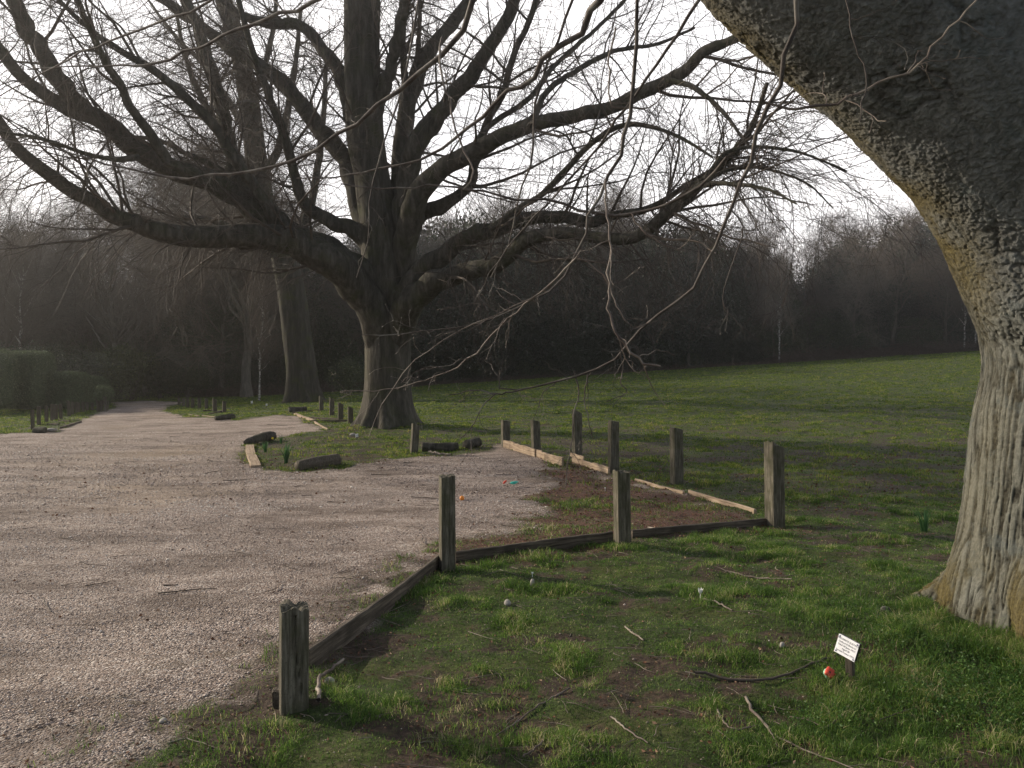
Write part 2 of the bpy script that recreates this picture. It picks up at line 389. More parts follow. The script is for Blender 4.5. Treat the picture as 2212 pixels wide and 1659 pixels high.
def gz(x, y):
    g, _, _ = masks(x, y); return terr(x, y)+micro(x, y, g)
ZZ = ZZ+micro(XX, YY, mg)
idx = np.arange(XX.size).reshape(XX.shape)
Fq = np.stack([idx[:-1, :-1], idx[:-1, 1:], idx[1:, 1:], idx[1:, :-1]], -1).reshape(-1, 4)
VG = np.stack([XX, YY, ZZ], -1).reshape(-1, 3); fm = mg.ravel()[Fq].mean(1) > .5
for nm_, sel in (('ground', ~fm), ('gravel_track', fm)):
    used = np.unique(Fq[sel]); mp_ = np.zeros(len(VG), int); mp_[used] = np.arange(len(used))
    o = mk(nm_, VG[used], mp_[Fq[sel]], 'ground', attrs={'gravel': mg.ravel()[used], 'soil': ms.ravel()[used], 'litter': ml.ravel()[used]})
    tag(o, kind='structure')

# ------------------------------------------------------------------ blades, pebbles, litter
def frustum_pts(n, y0, y1, g, pw=1.):
    """random ground points in a wedge a bit wider than the view, density falling with distance"""
    u = g.uniform(0, 1, n); y = (y0**pw+u*(y1**pw-y0**pw))**(1/pw); x = g.uniform(-1, 1, n)*(.74*y+.8)
    return x, y
def blades(x, y, z, h, wd, lean, g, seg=2):
    n = len(x); a = g.uniform(0, 2*np.pi, n); dx, dy = np.cos(a), np.sin(a)
    b2 = a+g.normal(0, .9, n)+np.pi/2; lx, ly = np.cos(b2)*lean*h, np.sin(b2)*lean*h
    base = np.stack([x, y, z-.005], 1); wv = np.stack([dx, dy, 0*dx], 1)*(wd/2)[:, None]
    mid = base+np.stack([lx*.3, ly*.3, h*.62], 1); tip = base+np.stack([lx, ly, h*(1-.25*np.minimum(lean, 2)*.5)], 1)
    V = np.stack([base-wv, base+wv, mid-wv*.8, mid+wv*.8, tip], 1).reshape(-1, 3)
    i = np.arange(n)*5
    return V, [np.stack([i, i+1, i+3, i+2], 1), np.stack([i+2, i+3, i+4], 1)]
g = np.random.default_rng(5)
def grassfield(n, y0, y1, hr, wr, name, mat, pw, thresh=.0, clump=1.0):
    x, y = frustum_pts(n, y0, y1, g, pw)
    m, s, l = masks(x, y)
    cl = fbm(x*3.1, y*3.1, o=3, s=91); tuft = ss(.52, .70, cl)
    p = (1-ss(.15, .6, m))*(1-.86*s)*(.5+.5*ss(.35, .6, cl))
    p = np.where(y < 60, p, 0)
    d1 = np.hypot(x-T1B[0], y-T1B[1]); d2 = np.hypot(x-RTB[0], y-RTB[1]); p = p*(d1 > .6)*(d2 > .45)
    k = g.uniform(0, 1, n) < p
    x, y, cl, tuft, s = x[k], y[k], cl[k], tuft[k], s[k]; n = len(x)
    nearR = ss(1.2, 2.3, x)*ss(6.0, 4.5, y)                            # lush grass round the near trunk
    h = g.uniform(*hr, n)*(.55+.9*tuft+1.0*nearR)*(1+.5*(g.uniform(0, 1, n) > .96)); wd = g.uniform(*wr, n)*np.clip(y/5, .8, None)
    V, Fs = blades(x, y, gz(x, y), h, wd, g.uniform(.2, 1.5, n), g)
    cv = np.clip(g.normal(.45, .19, n)+(cl-.5)*.6+(fbm(x*8, y*8, o=2, s=95)-.5)*.9+(g.uniform(0, 1, n) > .955)*.5, 0, 1)
    o = mk(name, V, Fs, mat, cv=np.repeat(cv, 5), smooth=False); tag(o, kind='stuff'); return o
o = grassfield(1000000, 1.7, 9.5, (.015, .042), (.0024, .0044), 'grass', 'grass', 1.1)
o['label'] = 'short tufted green grass in front of the posts and round the near trunk'; o['category'] = 'grass'
o = grassfield(1150000, 8.5, 54, (.020, .050), (.003, .0055), 'meadow_grass', 'grass_field', .6)
o['label'] = 'short grass of the sloping field behind the posts'; o['category'] = 'grass'

n = 430000
x, y = frustum_pts(n, 1.8, 22, g, .85); m, s, l = masks(x, y); k = g.uniform(0, 1, n) < (ss(.05, .8, m)*.95+.03*(y < 8))*(1-ss(9, 21, y))
x, y = x[k], y[k]; n = len(x); r = g.gamma(3, .0009, n)+.0015; k2 = g.uniform(0, 1, n) < 1-.82*ss(.50, .60, fbm(x*.9, y*2.2, o=4, s=81)); r = r*k2; r *= np.clip(y/6, 1, 2); r = np.minimum(r, .03)
oc = np.array([(1, 0, 0), (0, 1, 0), (-1, 0, 0), (0, -1, 0), (0, 0, 1), (0, 0, -1)], float)
of = np.array([(0, 1, 4), (1, 2, 4), (2, 3, 4), (3, 0, 4), (1, 0, 5), (2, 1, 5), (3, 2, 5), (0, 3, 5)])
a = g.uniform(0, 6.28, n); S = np.stack([g.uniform(.8, 1.4, n), g.uniform(.7, 1.1, n), g.uniform(.45, .8, n)], 1)*r[:, None]
V = oc[None]*S[:, None]+g.normal(size=(n, 6, 3))*(r*.12)[:, None, None]
ca, sa = np.cos(a)[:, None], np.sin(a)[:, None]
V = np.stack([V[..., 0]*ca-V[..., 1]*sa, V[..., 0]*sa+V[..., 1]*ca, V[..., 2]], -1)
V += np.stack([x, y, gz(x, y)+r*.25], 1)[:, None]
o = mk('gravel', V.reshape(-1, 3), (of[None]+(np.arange(n)*6)[:, None, None]).reshape(-1, 3), 'pebble', cv=np.repeat(np.clip(g.normal(.46, .22, n)+(fbm(x*.6, y*.9, o=4, s=82)-.5)*.95-.35*ss(4.5, 2., y)*ss(.4, .6, fbm(x*1.5, y*1.5, o=3, s=83)), 0, 1), 6))
tag(o, 'loose pinkish gravel stones spread over the track and parking bays', 'gravel', kind='stuff')

def leafquads(c, size, g, aspect=.6, flat=0.):
    n = len(c); d = g.normal(size=(n, 3)); d[:, 2] *= (1-flat); d = nrm(d); e = g.normal(size=(n, 3)); e[:, 2] *= (1-flat)
    e = nrm(e-(e*d).sum(1, keepdims=True)*d); size = np.broadcast_to(size, (n,))[:, None]
    nn = np.cross(d, e)*size*.18
    V = np.stack([c-d*size*.5, c+e*size*aspect*.5+nn, c+d*size*.5, c-e*size*aspect*.5+nn], 1).reshape(-1, 3)
    i = np.arange(n)*4; return V, [np.stack([i, i+1, i+2], 1), np.stack([i, i+2, i+3], 1)]
# fallen leaves and chips
n = 38000
x, y = frustum_pts(n, 1.9, 14, g, 1.0); m, s, l = masks(x, y)
k = g.uniform(0, 1, n) < (.10+.5*s+.9*l)*(1-.8*m); x, y = x[k], y[k]
sz = g.uniform(.012, .034, len(x))*np.clip(y/7, .8, 1.6)
V, Fs = leafquads(np.stack([x, y, gz(x, y)+.008], 1), sz, g, .7, .8)
o = mk('leaf_litter', V, Fs, 'dead_leaf', cv=np.repeat(np.clip(g.normal(.4, .25, len(x)), 0, 1), 4), smooth=False)
tag(o, 'brown fallen leaves and bark chips lying in the grass and bay', 'leaf litter', kind='stuff')
# twig litter: fine broken twigs all over
def ground_sticks(n, y0, y1, L, rr, seed, cond):
    g = np.random.default_rng(seed); x, y = frustum_pts(n, y0, y1, g, 1.0); k = cond(x, y, g); x, y = x[k], y[k]; n = len(x)
    a = g.normal(.15, .75, n); le = g.uniform(*L, n); kk = 5; Q = np.zeros((n, kk, 3))
    for j in range(kk):
        Q[:, j, 0] = x; Q[:, j, 1] = y; a = a+g.normal(0, .22, n); x = x+np.cos(a)*le/(kk-1); y = y+np.sin(a)*le/(kk-1)
    zz = gz(Q[..., 0].ravel(), Q[..., 1].ravel()).reshape(n, kk); r = g.uniform(*rr, n)[:, None]*np.linspace(1, .5, kk)
    Q[..., 2] = zz+r+g.uniform(0, .012, (n, 1)); return Q, r
def off_gravel(x, y, g):
    m, s, l = masks(x, y); return g.uniform(0, 1, len(x)) < (1-.86*m)
Q, r = ground_sticks(3600, 1.9, 13, (.04, .24), (.0011, .0028), 3, off_gravel)
V, Fq = tubes(Q, r, 4); o = mk('twig_litter', V, Fq, 'twig_near')
tag(o, 'thin dry twigs scattered over the grass and the gravel', 'twig litter', kind='stuff')
Q, r = ground_sticks(330, 5, 26, (.10, .42), (.002, .006), 8, lambda x, y, g: (masks(x, y)[0] > .5))
V, Fq = tubes(Q, r*.9, 4); o = mk('twig_debris', V, Fq, 'twig')
tag(o, 'dark twigs and bark strips strewn on the gravel track', 'twig litter', kind='stuff')
def part(name, V, Fs, mat, root, parent=None, **k):
    return mk(name, np.asarray(V)-np.array(root.location)[None], Fs, mat, parent if parent is not None else root, **k)
def stack(L): return np.stack([a for a, b in L]), np.stack([b for a, b in L])

# ------------------------------------------------------------------ the two old limes
def limb(pts, Y0, Y1, k, seed, wig=.10, scale=1., curve=1.):
    """pts: (px, py, width px) along the limb; the limb runs from distance Y0 to distance Y1"""
    n = len(pts); d = np.r_[0, np.cumsum([math.dist(pts[i][:2], pts[i+1][:2]) for i in range(n-1)])]; d = d/d[-1]
    q = [P(p[0], p[1], Y0+(Y1-Y0)*t**curve) for p, t in zip(pts, d)]
    r = [p[2]*scale/2/F*(Y0+(Y1-Y0)*t**curve) for p, t in zip(pts, d)]
    return resample(q, r, k, wig, seed)
def knobby(q, r, n, k2, seed):
    q, r = resample(q, r, k2); V, Fq = tubes(q[None], r[None], n); C = np.repeat(q, n, 0); rr = np.repeat(r, n)
    f = 1+.34*(fbm(V[:, 0]*2.2, V[:, 1]*2.2, V[:, 2]*2.2, o=4, s=seed)-.5)+.16*(fbm(V[:, 0]*9, V[:, 1]*9, V[:, 2]*9, o=2, s=seed+1)-.5)
    g = np.random.default_rng(seed)
    for j in g.integers(2, k2-2, max(2, k2//14)):           # knots and branch collars
        f *= 1+.22*np.exp(-(np.linalg.norm(V-V[j*n+g.integers(0, n)], axis=1)/(rr*.8+.02))**2)
    return C+(V-C)*f[:, None], Fq
def fluted(pts, rad, n, k, seed, flare=.0, fh=1.0, amp=.05, lobes=6):
    """a trunk: cross sections that vary with angle, flaring into root buttresses at the foot"""
    q, r = resample(pts, rad, k); T = nrm(np.gradient(q, axis=0)); an = np.linspace(0, 2*np.pi, n, endpoint=False)
    X = nrm(np.cross(T, [[0, 1., 0]])); X = nrm(X); W = np.cross(T, X)
    z = q[:, 2]-q[0, 2]; e = np.exp(-np.maximum(z, 0)/fh)[:, None]
    ph = seed*1.7; lob = (.5+.5*np.cos(lobes*an[None]+ph+.8*np.sin(2*an[None]+seed)))**1.5
    rr = r[:, None]*(1+amp*(fbm(np.cos(an)[None]*2+5+z[:, None]*.25, np.sin(an)[None]*2+seed+0*z[:, None], z[:, None]*.35, o=4, s=seed)-.5)*4)
    rr = rr*(1+flare*e*(.35+1.1*lob)) + .03*(fbm(an[None]*6+0*z[:, None], z[:, None]*1.2, o=4, s=seed+3)-.5)*r[:, None]*3
    V = q[:, None]+rr[..., None]*(np.cos(an)[None, :, None]*X[:, None]+np.sin(an)[None, :, None]*W[:, None])
    i = np.arange(k*n).reshape(k, n)
    return V.reshape(-1, 3), np.stack([i[:-1], np.roll(i[:-1], -1, 1), np.roll(i[1:], -1, 1), i[1:]], -1).reshape(-1, 4)

Y1_ = T1B[1]; LM = [
 # (points, near distance, far distance)
 ([(830,770,66),(818,710,80),(795,650,86),(745,590,78),(685,548,70),(600,515,60),(500,510,54),(400,508,50),(333,500,45),(250,467,36),(167,417,33),(67,350,29),(33,317,28),(0,267,25),(-80,170,20),(-200,40,12)], Y1_, 13.5),
 ([(830,700,70),(805,630,80),(735,562,74),(650,520,66),(590,480,58),(533,440,54),(433,383,50),(333,350,48),(250,283,45),(200,250,40),(150,233,34),(100,207,30),(50,167,27),(0,107,23),(-80,30,16)], Y1_, 15.5),
 ([(190,250,38),(160,215,40),(133,183,41),(83,100,39),(43,33,36),(15,-60,30),(0,-200,22),(-10,-360,12)], 16.6, 15.0),
 ([(800,520,60),(780,440,50),(755,370,44),(737,333,42),(667,250,38),(600,167,34),(517,117,30),(440,60,24),(350,0,20),(250,-60,14)], Y1_, 21.5),
 ([(775,330,44),(760,250,38),(737,170,32),(700,110,27),(650,55,24),(567,48,22),(500,20,18),(440,-40,13)], Y1_, 22),
 ([(800,530,46),(760,498,38),(700,468,32),(655,432,26),(630,350,22),(605,265,20),(578,200,18),(545,110,15),(520,20,12),(500,-60,9)], Y1_, 17.5),
 ([(430,380,24),(367,350,24),(325,290,22),(283,233,21),(260,183,19),(227,133,17),(197,67,15),(167,0,13),(130,-90,9)], 16.8, 14),
 ([(600,480,30),(540,390,27),(500,333,26),(467,277,24),(417,227,22),(367,180,20),(300,133,17),(233,93,14),(183,53,12),(127,0,10),(60,-70,6)], 18, 16),
 ([(600,500,36),(555,440,34),(510,383,33),(493,300,31),(470,200,29),(445,115,27),(425,50,25),(400,0,22),(370,-90,16)], 18.3, 20),
 # right side
 ([(865,600,75),(880,520,60),(895,440,54),(937,380,46),(1037,322,40),(1104,285,37),(1204,260,33),(1304,237,31),(1370,209,29),(1437,175,27),(1475,155,26),(1525,110,25),(1580,88,20),(1650,50,16),(1740,20,10)], Y1_, 13.5),
 ([(855,560,60),(862,480,50),(866,400,46),(870,310,42),(880,230,39),(910,135,35),(960,70,30),(1015,0,28),(1060,-80,22),(1110,-200,14)], Y1_, 21),
 ([(870,500,62),(880,400,52),(897,325,46),(937,260,41),(987,200,36),(1037,130,33),(1080,67,29),(1112,0,26),(1140,-80,20),(1165,-200,12)], Y1_, 17),
 ([(880,490,45),(925,455,34),(980,430,26),(1015,400,23),(1025,360,20),(1037,310,18),(1053,260,17),(1087,200,16),(1110,117,15),(1137,60,14),(1157,0,12),(1180,-80,8)], Y1_, 16.5),
 ([(855,710,62),(870,645,68),(908,592,54),(950,555,44),(1004,517,38),(1070,493,34),(1137,473,32),(1204,467,29),(1270,480,25),(1320,468,20),(1404,450,15),(1475,405,12),(1540,365,9),(1600,330,6)], Y1_, 15),
 ([(852,760,60),(866,690,72),(908,630,60),(960,600,48),(1010,585,42),(1060,575,38),(1104,550,35),(1137,520,32),(1204,502,28),(1270,510,27),(1337,518,27),(1404,493,28),(1475,432,29),(1525,387,24),(1575,340,21),(1605,305,17),(1630,260,13),(1657,180,9)], Y1_, 12.5),
 ([(1060,494,16),(1104,460,14),(1170,420,14),(1220,370,14),(1270,317,13),(1337,273,12),(1404,273,10),(1475,300,8),(1540,340,5)], 17.2, 14),
 ([(877,210,18),(872,140,16),(867,83,15),(870,0,13),(874,-90,8)], 20.2, 20.5),
 ([(900,140,14),(905,80,11),(907,0,9),(910,-80,6)], 20.5, 21),
 ([(810,250,34),(830,190,30),(850,120,28),(868,40,26),(890,-40,22),(930,-160,14)], Y1_, 18),
 ([(1150,272,15),(1180,200,13),(1250,150,12),(1330,110,10),(1420,95,8),(1500,60,6)], 15.6, 17),
 ([(1000,345,14),(1060,270,13),(1140,215,12),(1200,140,11),(1290,60,10),(1350,0,8),(1400,-60,5)], 17.5, 19),
 ([(300,340,14),(250,345,12),(180,330,9),(90,300,8),(0,285,5)], 15.9, 14),
 ([(560,440,16),(480,370,14),(400,330,12),(330,300,9),(240,295,6)], 18.5, 19.5),
 ([(1475,430,14),(1520,400,12),(1590,398,10),(1660,410,7),(1720,440,4)], 13.2, 11.5),
 ([(1440,172,14),(1500,190,12),(1560,240,9),(1620,320,6)], 14.3, 13),
 ([(1525,385,12),(1570,330,10),(1640,318,8),(1730,330,6),(1830,370,4)], 12.9, 12.2),
 ([(1500,408,11),(1560,372,9),(1640,362,7),(1740,395,5),(1800,450,3)], 13.0, 12.8)]
t1 = thing('lime_tree', T1B, 'large bare many-limbed tree with dark bark standing alone at the bay corner', 'tree')
tr_pts = [P(838, 940, Y1_), P(838, 880, Y1_), P(838, 800, Y1_), P(840, 700, Y1_), P(836, 620, Y1_), P(830, 540, Y1_), P(815, 450, Y1_), P(803, 380, Y1_),
          P(790, 300, Y1_), P(786, 200, Y1_), P(782, 100, Y1_), P(782, 0, Y1_), P(775, -120, Y1_), P(760, -300, Y1_)]
tr_r = np.array([52, 50, 48, 50, 54, 50, 42, 38, 40, 39, 37, 38, 30, 20])*Y1_/F
V, Fq = fluted(tr_pts, tr_r, 56, 150, 4, flare=.85, fh=.34, amp=.04, lobes=7)
part('trunk', V, Fq, 'bark', t1)
LB = []
for i, (pts, ya, yb) in enumerate(LM):
    q, r = limb(pts, ya, yb, 30, 100+i, .10, .93); LB.append((q, r))
    V, Fq = knobby(q, r, 18, 110, 700+i)
    part('limb', V, Fq, 'bark', t1)
tq, trr = resample(tr_pts[6:], tr_r[6:], 30)
LP_, LR_ = stack(LB+[(tq, trr)])
g1 = np.random.default_rng(21)
A, AR = grow(LP_, LR_, 330, g1, (.18, 1), (1.2, 4.6), (28, 70), 9, .42, .045, .009, -.02, .13, .8, .35, up=.25)
B1, BR = grow(np.concatenate([A]), AR, 2500, g1, (.15, 1), (.7, 2.2), (25, 60), 7, .5, .012, .0042, .07, .15, .7, .4)
B2, B2R = grow(LP_, LR_, 1100, g1, (.2, 1), (.8, 2.6), (35, 80), 7, .25, .013, .0045, .07, .15, .7, .3)
B3, B3R = grow(LP_[[0, 1, 6, 7, 13, 14]], LR_[[0, 1, 6, 7, 13, 14]], 190, g1, (.25, 1), (.9, 2.7), (40, 85), 7, .25, .013, .0055, .20, .12, .7, .1, up=-1.4)
B = np.concatenate([B1, B2, B3]); BRr = np.concatenate([BR, B2R, B3R])
Cc, CR = grow(B, BRr, 23000, g1, (.15, 1), (.3, 1.15), (22, 55), 5, .6, .0055, .0032, .10, .16, .6, .3)
part('branches', *merge([tubes(A, AR, 6), tubes(B, BRr, 4)]), 'twig', t1)
part('twigs', *tubes(Cc, CR, 3), 'twig', t1)

# second lime, further along the track
Y2_ = T2B[1]
t2 = thing('lime_tree', T2B, 'tall bare tree with mossy swollen foot further along the track behind the big tree', 'tree')
tp = [P(655, 880, Y2_), P(654, 850, Y2_), P(650, 790, Y2_), P(642, 730, Y2_), P(632, 650, Y2_), P(615, 560, Y2_), P(590, 480, Y2_), P(567, 433, Y2_),
      P(552, 333, Y2_), P(535, 200, Y2_), P(510, 83, Y2_), P(483, 0, Y2_), P(455, -120, Y2_)]
tr_ = np.array([34, 33, 31, 30, 29, 27, 25, 24, 23, 21, 19, 17, 12])*Y2_/F
part('trunk', *fluted(tp, tr_, 40, 110, 9, flare=.6, fh=.5, amp=.04, lobes=5), 'bark_mossy', t2)
L2 = [([(600,520,30),(560,430,26),(520,350,22),(480,290,18),(430,200,14),(400,120,10),(380,20,6)], Y2_, Y2_-4),
      ([(625,600,26),(650,520,22),(672,440,18),(690,340,15),(700,240,12),(705,120,8)], Y2_, Y2_+3),
      ([(560,400,20),(600,320,17),(625,220,14),(640,120,11),(650,20,8)], Y2_, Y2_+2),
      ([(610,560,20),(540,520,16),(470,480,13),(400,470,10),(330,490,6)], Y2_, Y2_-3),
      ([(548,320,18),(500,230,14),(450,150,11),(380,80,8),(320,0,5)], Y2_, Y2_+3),
      ([(538,230,16),(570,150,13),(590,60,10),(600,-40,7)], Y2_, Y2_-2)]
LB2 = []
for i, (pts, ya, yb) in enumerate(L2):
    q, r = limb(pts, ya, yb, 20, 300+i); LB2.append((q, r)); part('limb', *knobby(q, r, 12, 60, 800+i), 'bark_mossy', t2)
q2, r2 = resample(tp[5:], tr_[5:], 20); a_, b_ = stack(LB2+[(q2, r2)])
A, AR = grow(a_, b_, 150, g1, (.1, 1), (1.5, 5), (30, 70), 8, .4, .05, .012, .02, .12, .8, .3)
B, BRr = grow(A, AR, 1400, g1, (.15, 1), (.8, 2.6), (25, 60), 6, .5, .016, .006, .09, .14, .7, .3)
Cc, CR = grow(B, BRr, 8000, g1, (.15, 1), (.4, 1.4), (22, 55), 5, .6, .008, .0045, .14, .16, .6, .3)
part('branches', *merge([tubes(A, AR, 5), tubes(B, BRr, 4)]), 'twig', t2)
part('twigs', *tubes(Cc, CR, 3), 'twig', t2)

# ------------------------------------------------------------------ the near trunk on the right
rt = thing('oak_tree', RTB, 'huge near tree with deeply furrowed trunk leaning out over the right edge', 'tree')
def stem(pts):
    q = [P(a, b_, Y) for a, b_, Y, r in pts]; return resample(q, [p[3] for p in pts], 40)
s1 = stem([(2272, 1560, 4.75, .66), (2262, 1430, 4.75, .62), (2275, 1330, 4.75, .60), (2296, 1200, 4.78, .58), (2322, 1000, 4.8, .57), (2352, 800, 4.8, .56), (2355, 650, 4.8, .60), (2345, 450, 4.85, .70), (2370, 250, 4.9, .70), (2420, 0, 5.0, .64), (2500, -300, 5.1, .55)])
s2 = stem([(2350, 760, 4.8, .50), (2328, 600, 4.72, .59), (2262, 380, 4.6, .66), (2132, 160, 4.45, .71), (1950, -20, 4.3, .71), (1745, -190, 4.1, .64), (1600, -330, 3.9, .56), (1300, -700, 3.6, .45)])
meta = bpy.data.metaballs.new('mb'); mo_ = bpy.data.objects.new('mb', meta); 
def ballsur(stems):
    """union of balls along stems, meshed by a voxel remesh"""
    V, Fs, off = [], [], 0
    for q, r in stems:
        v, f = tubes(q[None], r[None], 32); k = len(q)
        caps = [np.array([list(range(32))[::-1]]), np.array([[(k-1)*32+i for i in range(32)]])]
        V.append(v); Fs.append((f+off, [c+off for c in caps])); off += len(v)
    V = np.concatenate(V); quads = np.concatenate([f for f, c in Fs]); ng = np.concatenate([x for f, c in Fs for x in c])
    me = bpy.data.meshes.new('tmp'); me.from_pydata(V.tolist(), [], quads.tolist()+ng.tolist()); me.update()
    return me
bpy.data.metaballs.remove(meta)
roots = []
for aa, ll, r0 in ((-2.1, .25, .2), (-1.4, .25, .2), (-.6, .4, .22)):
    dx, dy = math.cos(aa), math.sin(aa); c = np.array((RTB[0]+.22, RTB[1]))
    pts = [(c[0]+dx*.2, c[1]+dy*.2, .75), (c[0]+dx*.42, c[1]+dy*.42, .35), (c[0]+dx*.62, c[1]+dy*.62, .10), (c[0]+dx*(.62+ll*.45), c[1]+dy*(.62+ll*.45), -.10)]
    roots.append(resample(pts, [r0, r0, r0*.85, r0*.5], 14))
roots.append(resample([(3.16, 5.0, .34), (2.98, 5.06, .17), (2.82, 5.12, .05), (2.66, 5.18, -.03), (2.5, 5.25, -.1)], [.19, .17, .12, .085, .05], 16))
me = ballsur([s1, s2]+roots)
tmp = bpy.data.objects.new('tmp', me); COL.objects.link(tmp)
mod = tmp.modifiers.new('r', 'REMESH'); mod.mode = 'VOXEL'; mod.voxel_size = .024
mod2 = tmp.modifiers.new('s', 'SMOOTH'); mod2.iterations = 14; mod2.factor = .6
mod3 = tmp.modifiers.new('u', 'SUBSURF'); mod3.subdivision_type = 'CATMULL_CLARK'; mod3.levels = 2; mod3.render_levels = 2
dg = bpy.context.evaluated_depsgraph_get(); me2 = bpy.data.meshes.new_from_object(tmp.evaluated_get(dg)); bpy.data.objects.remove(tmp)
nv = len(me2.vertices); V = np.zeros(nv*3, np.float32); me2.vertices.foreach_get('co', V); V = V.reshape(-1, 3).astype(float)
N = np.zeros(nv*3, np.float32); me2.vertex_normals.foreach_get('vector', N); N = N.reshape(-1, 3)
x, y, z = V.T
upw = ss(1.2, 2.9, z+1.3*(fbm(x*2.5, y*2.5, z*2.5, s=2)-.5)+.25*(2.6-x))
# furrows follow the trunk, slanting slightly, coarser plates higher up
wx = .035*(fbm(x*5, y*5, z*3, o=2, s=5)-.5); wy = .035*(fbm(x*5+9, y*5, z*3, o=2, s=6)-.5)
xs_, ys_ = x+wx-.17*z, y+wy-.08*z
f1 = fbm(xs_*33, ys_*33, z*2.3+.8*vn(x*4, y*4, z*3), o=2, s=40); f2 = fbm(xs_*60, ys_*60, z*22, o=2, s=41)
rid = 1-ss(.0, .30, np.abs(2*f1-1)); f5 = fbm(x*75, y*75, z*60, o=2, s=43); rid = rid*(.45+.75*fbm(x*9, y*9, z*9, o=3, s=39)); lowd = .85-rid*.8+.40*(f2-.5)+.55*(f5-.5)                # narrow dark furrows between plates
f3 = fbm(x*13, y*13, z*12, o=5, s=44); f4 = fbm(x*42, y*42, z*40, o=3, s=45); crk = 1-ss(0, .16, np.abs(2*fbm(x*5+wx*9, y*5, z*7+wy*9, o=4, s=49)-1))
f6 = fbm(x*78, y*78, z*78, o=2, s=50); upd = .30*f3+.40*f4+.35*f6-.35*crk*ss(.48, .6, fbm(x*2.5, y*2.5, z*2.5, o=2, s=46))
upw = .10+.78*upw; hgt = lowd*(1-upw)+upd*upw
lump = (fbm(x*2.1, y*2.1, z*1.6, o=3, s=47)-.5)
V = V+N*((hgt-.4)*(.0135*(1-upw)+.034*upw)+lump*.07)[:, None]
mossm = np.clip(ss(.15, .75, -N[:, 0]*.75+N[:, 1]*.75)*ss(.35, .6, fbm(x*3, y*3, z*2, s=48)+.06)*(.25+.75*ss(1.6, 2.4, z)+1.0*ss(.6, .1, z)), 0, 1)
mossm = mossm*ss(4.4, 3.0, z)
Fl = np.zeros(len(me2.polygons)*4, np.int32); me2.loops.foreach_get('vertex_index', Fl)
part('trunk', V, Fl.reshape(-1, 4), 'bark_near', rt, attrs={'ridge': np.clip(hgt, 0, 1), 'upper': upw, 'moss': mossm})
bpy.data.meshes.remove(me2); bpy.data.meshes.remove(me)
print('near trunk', nv)

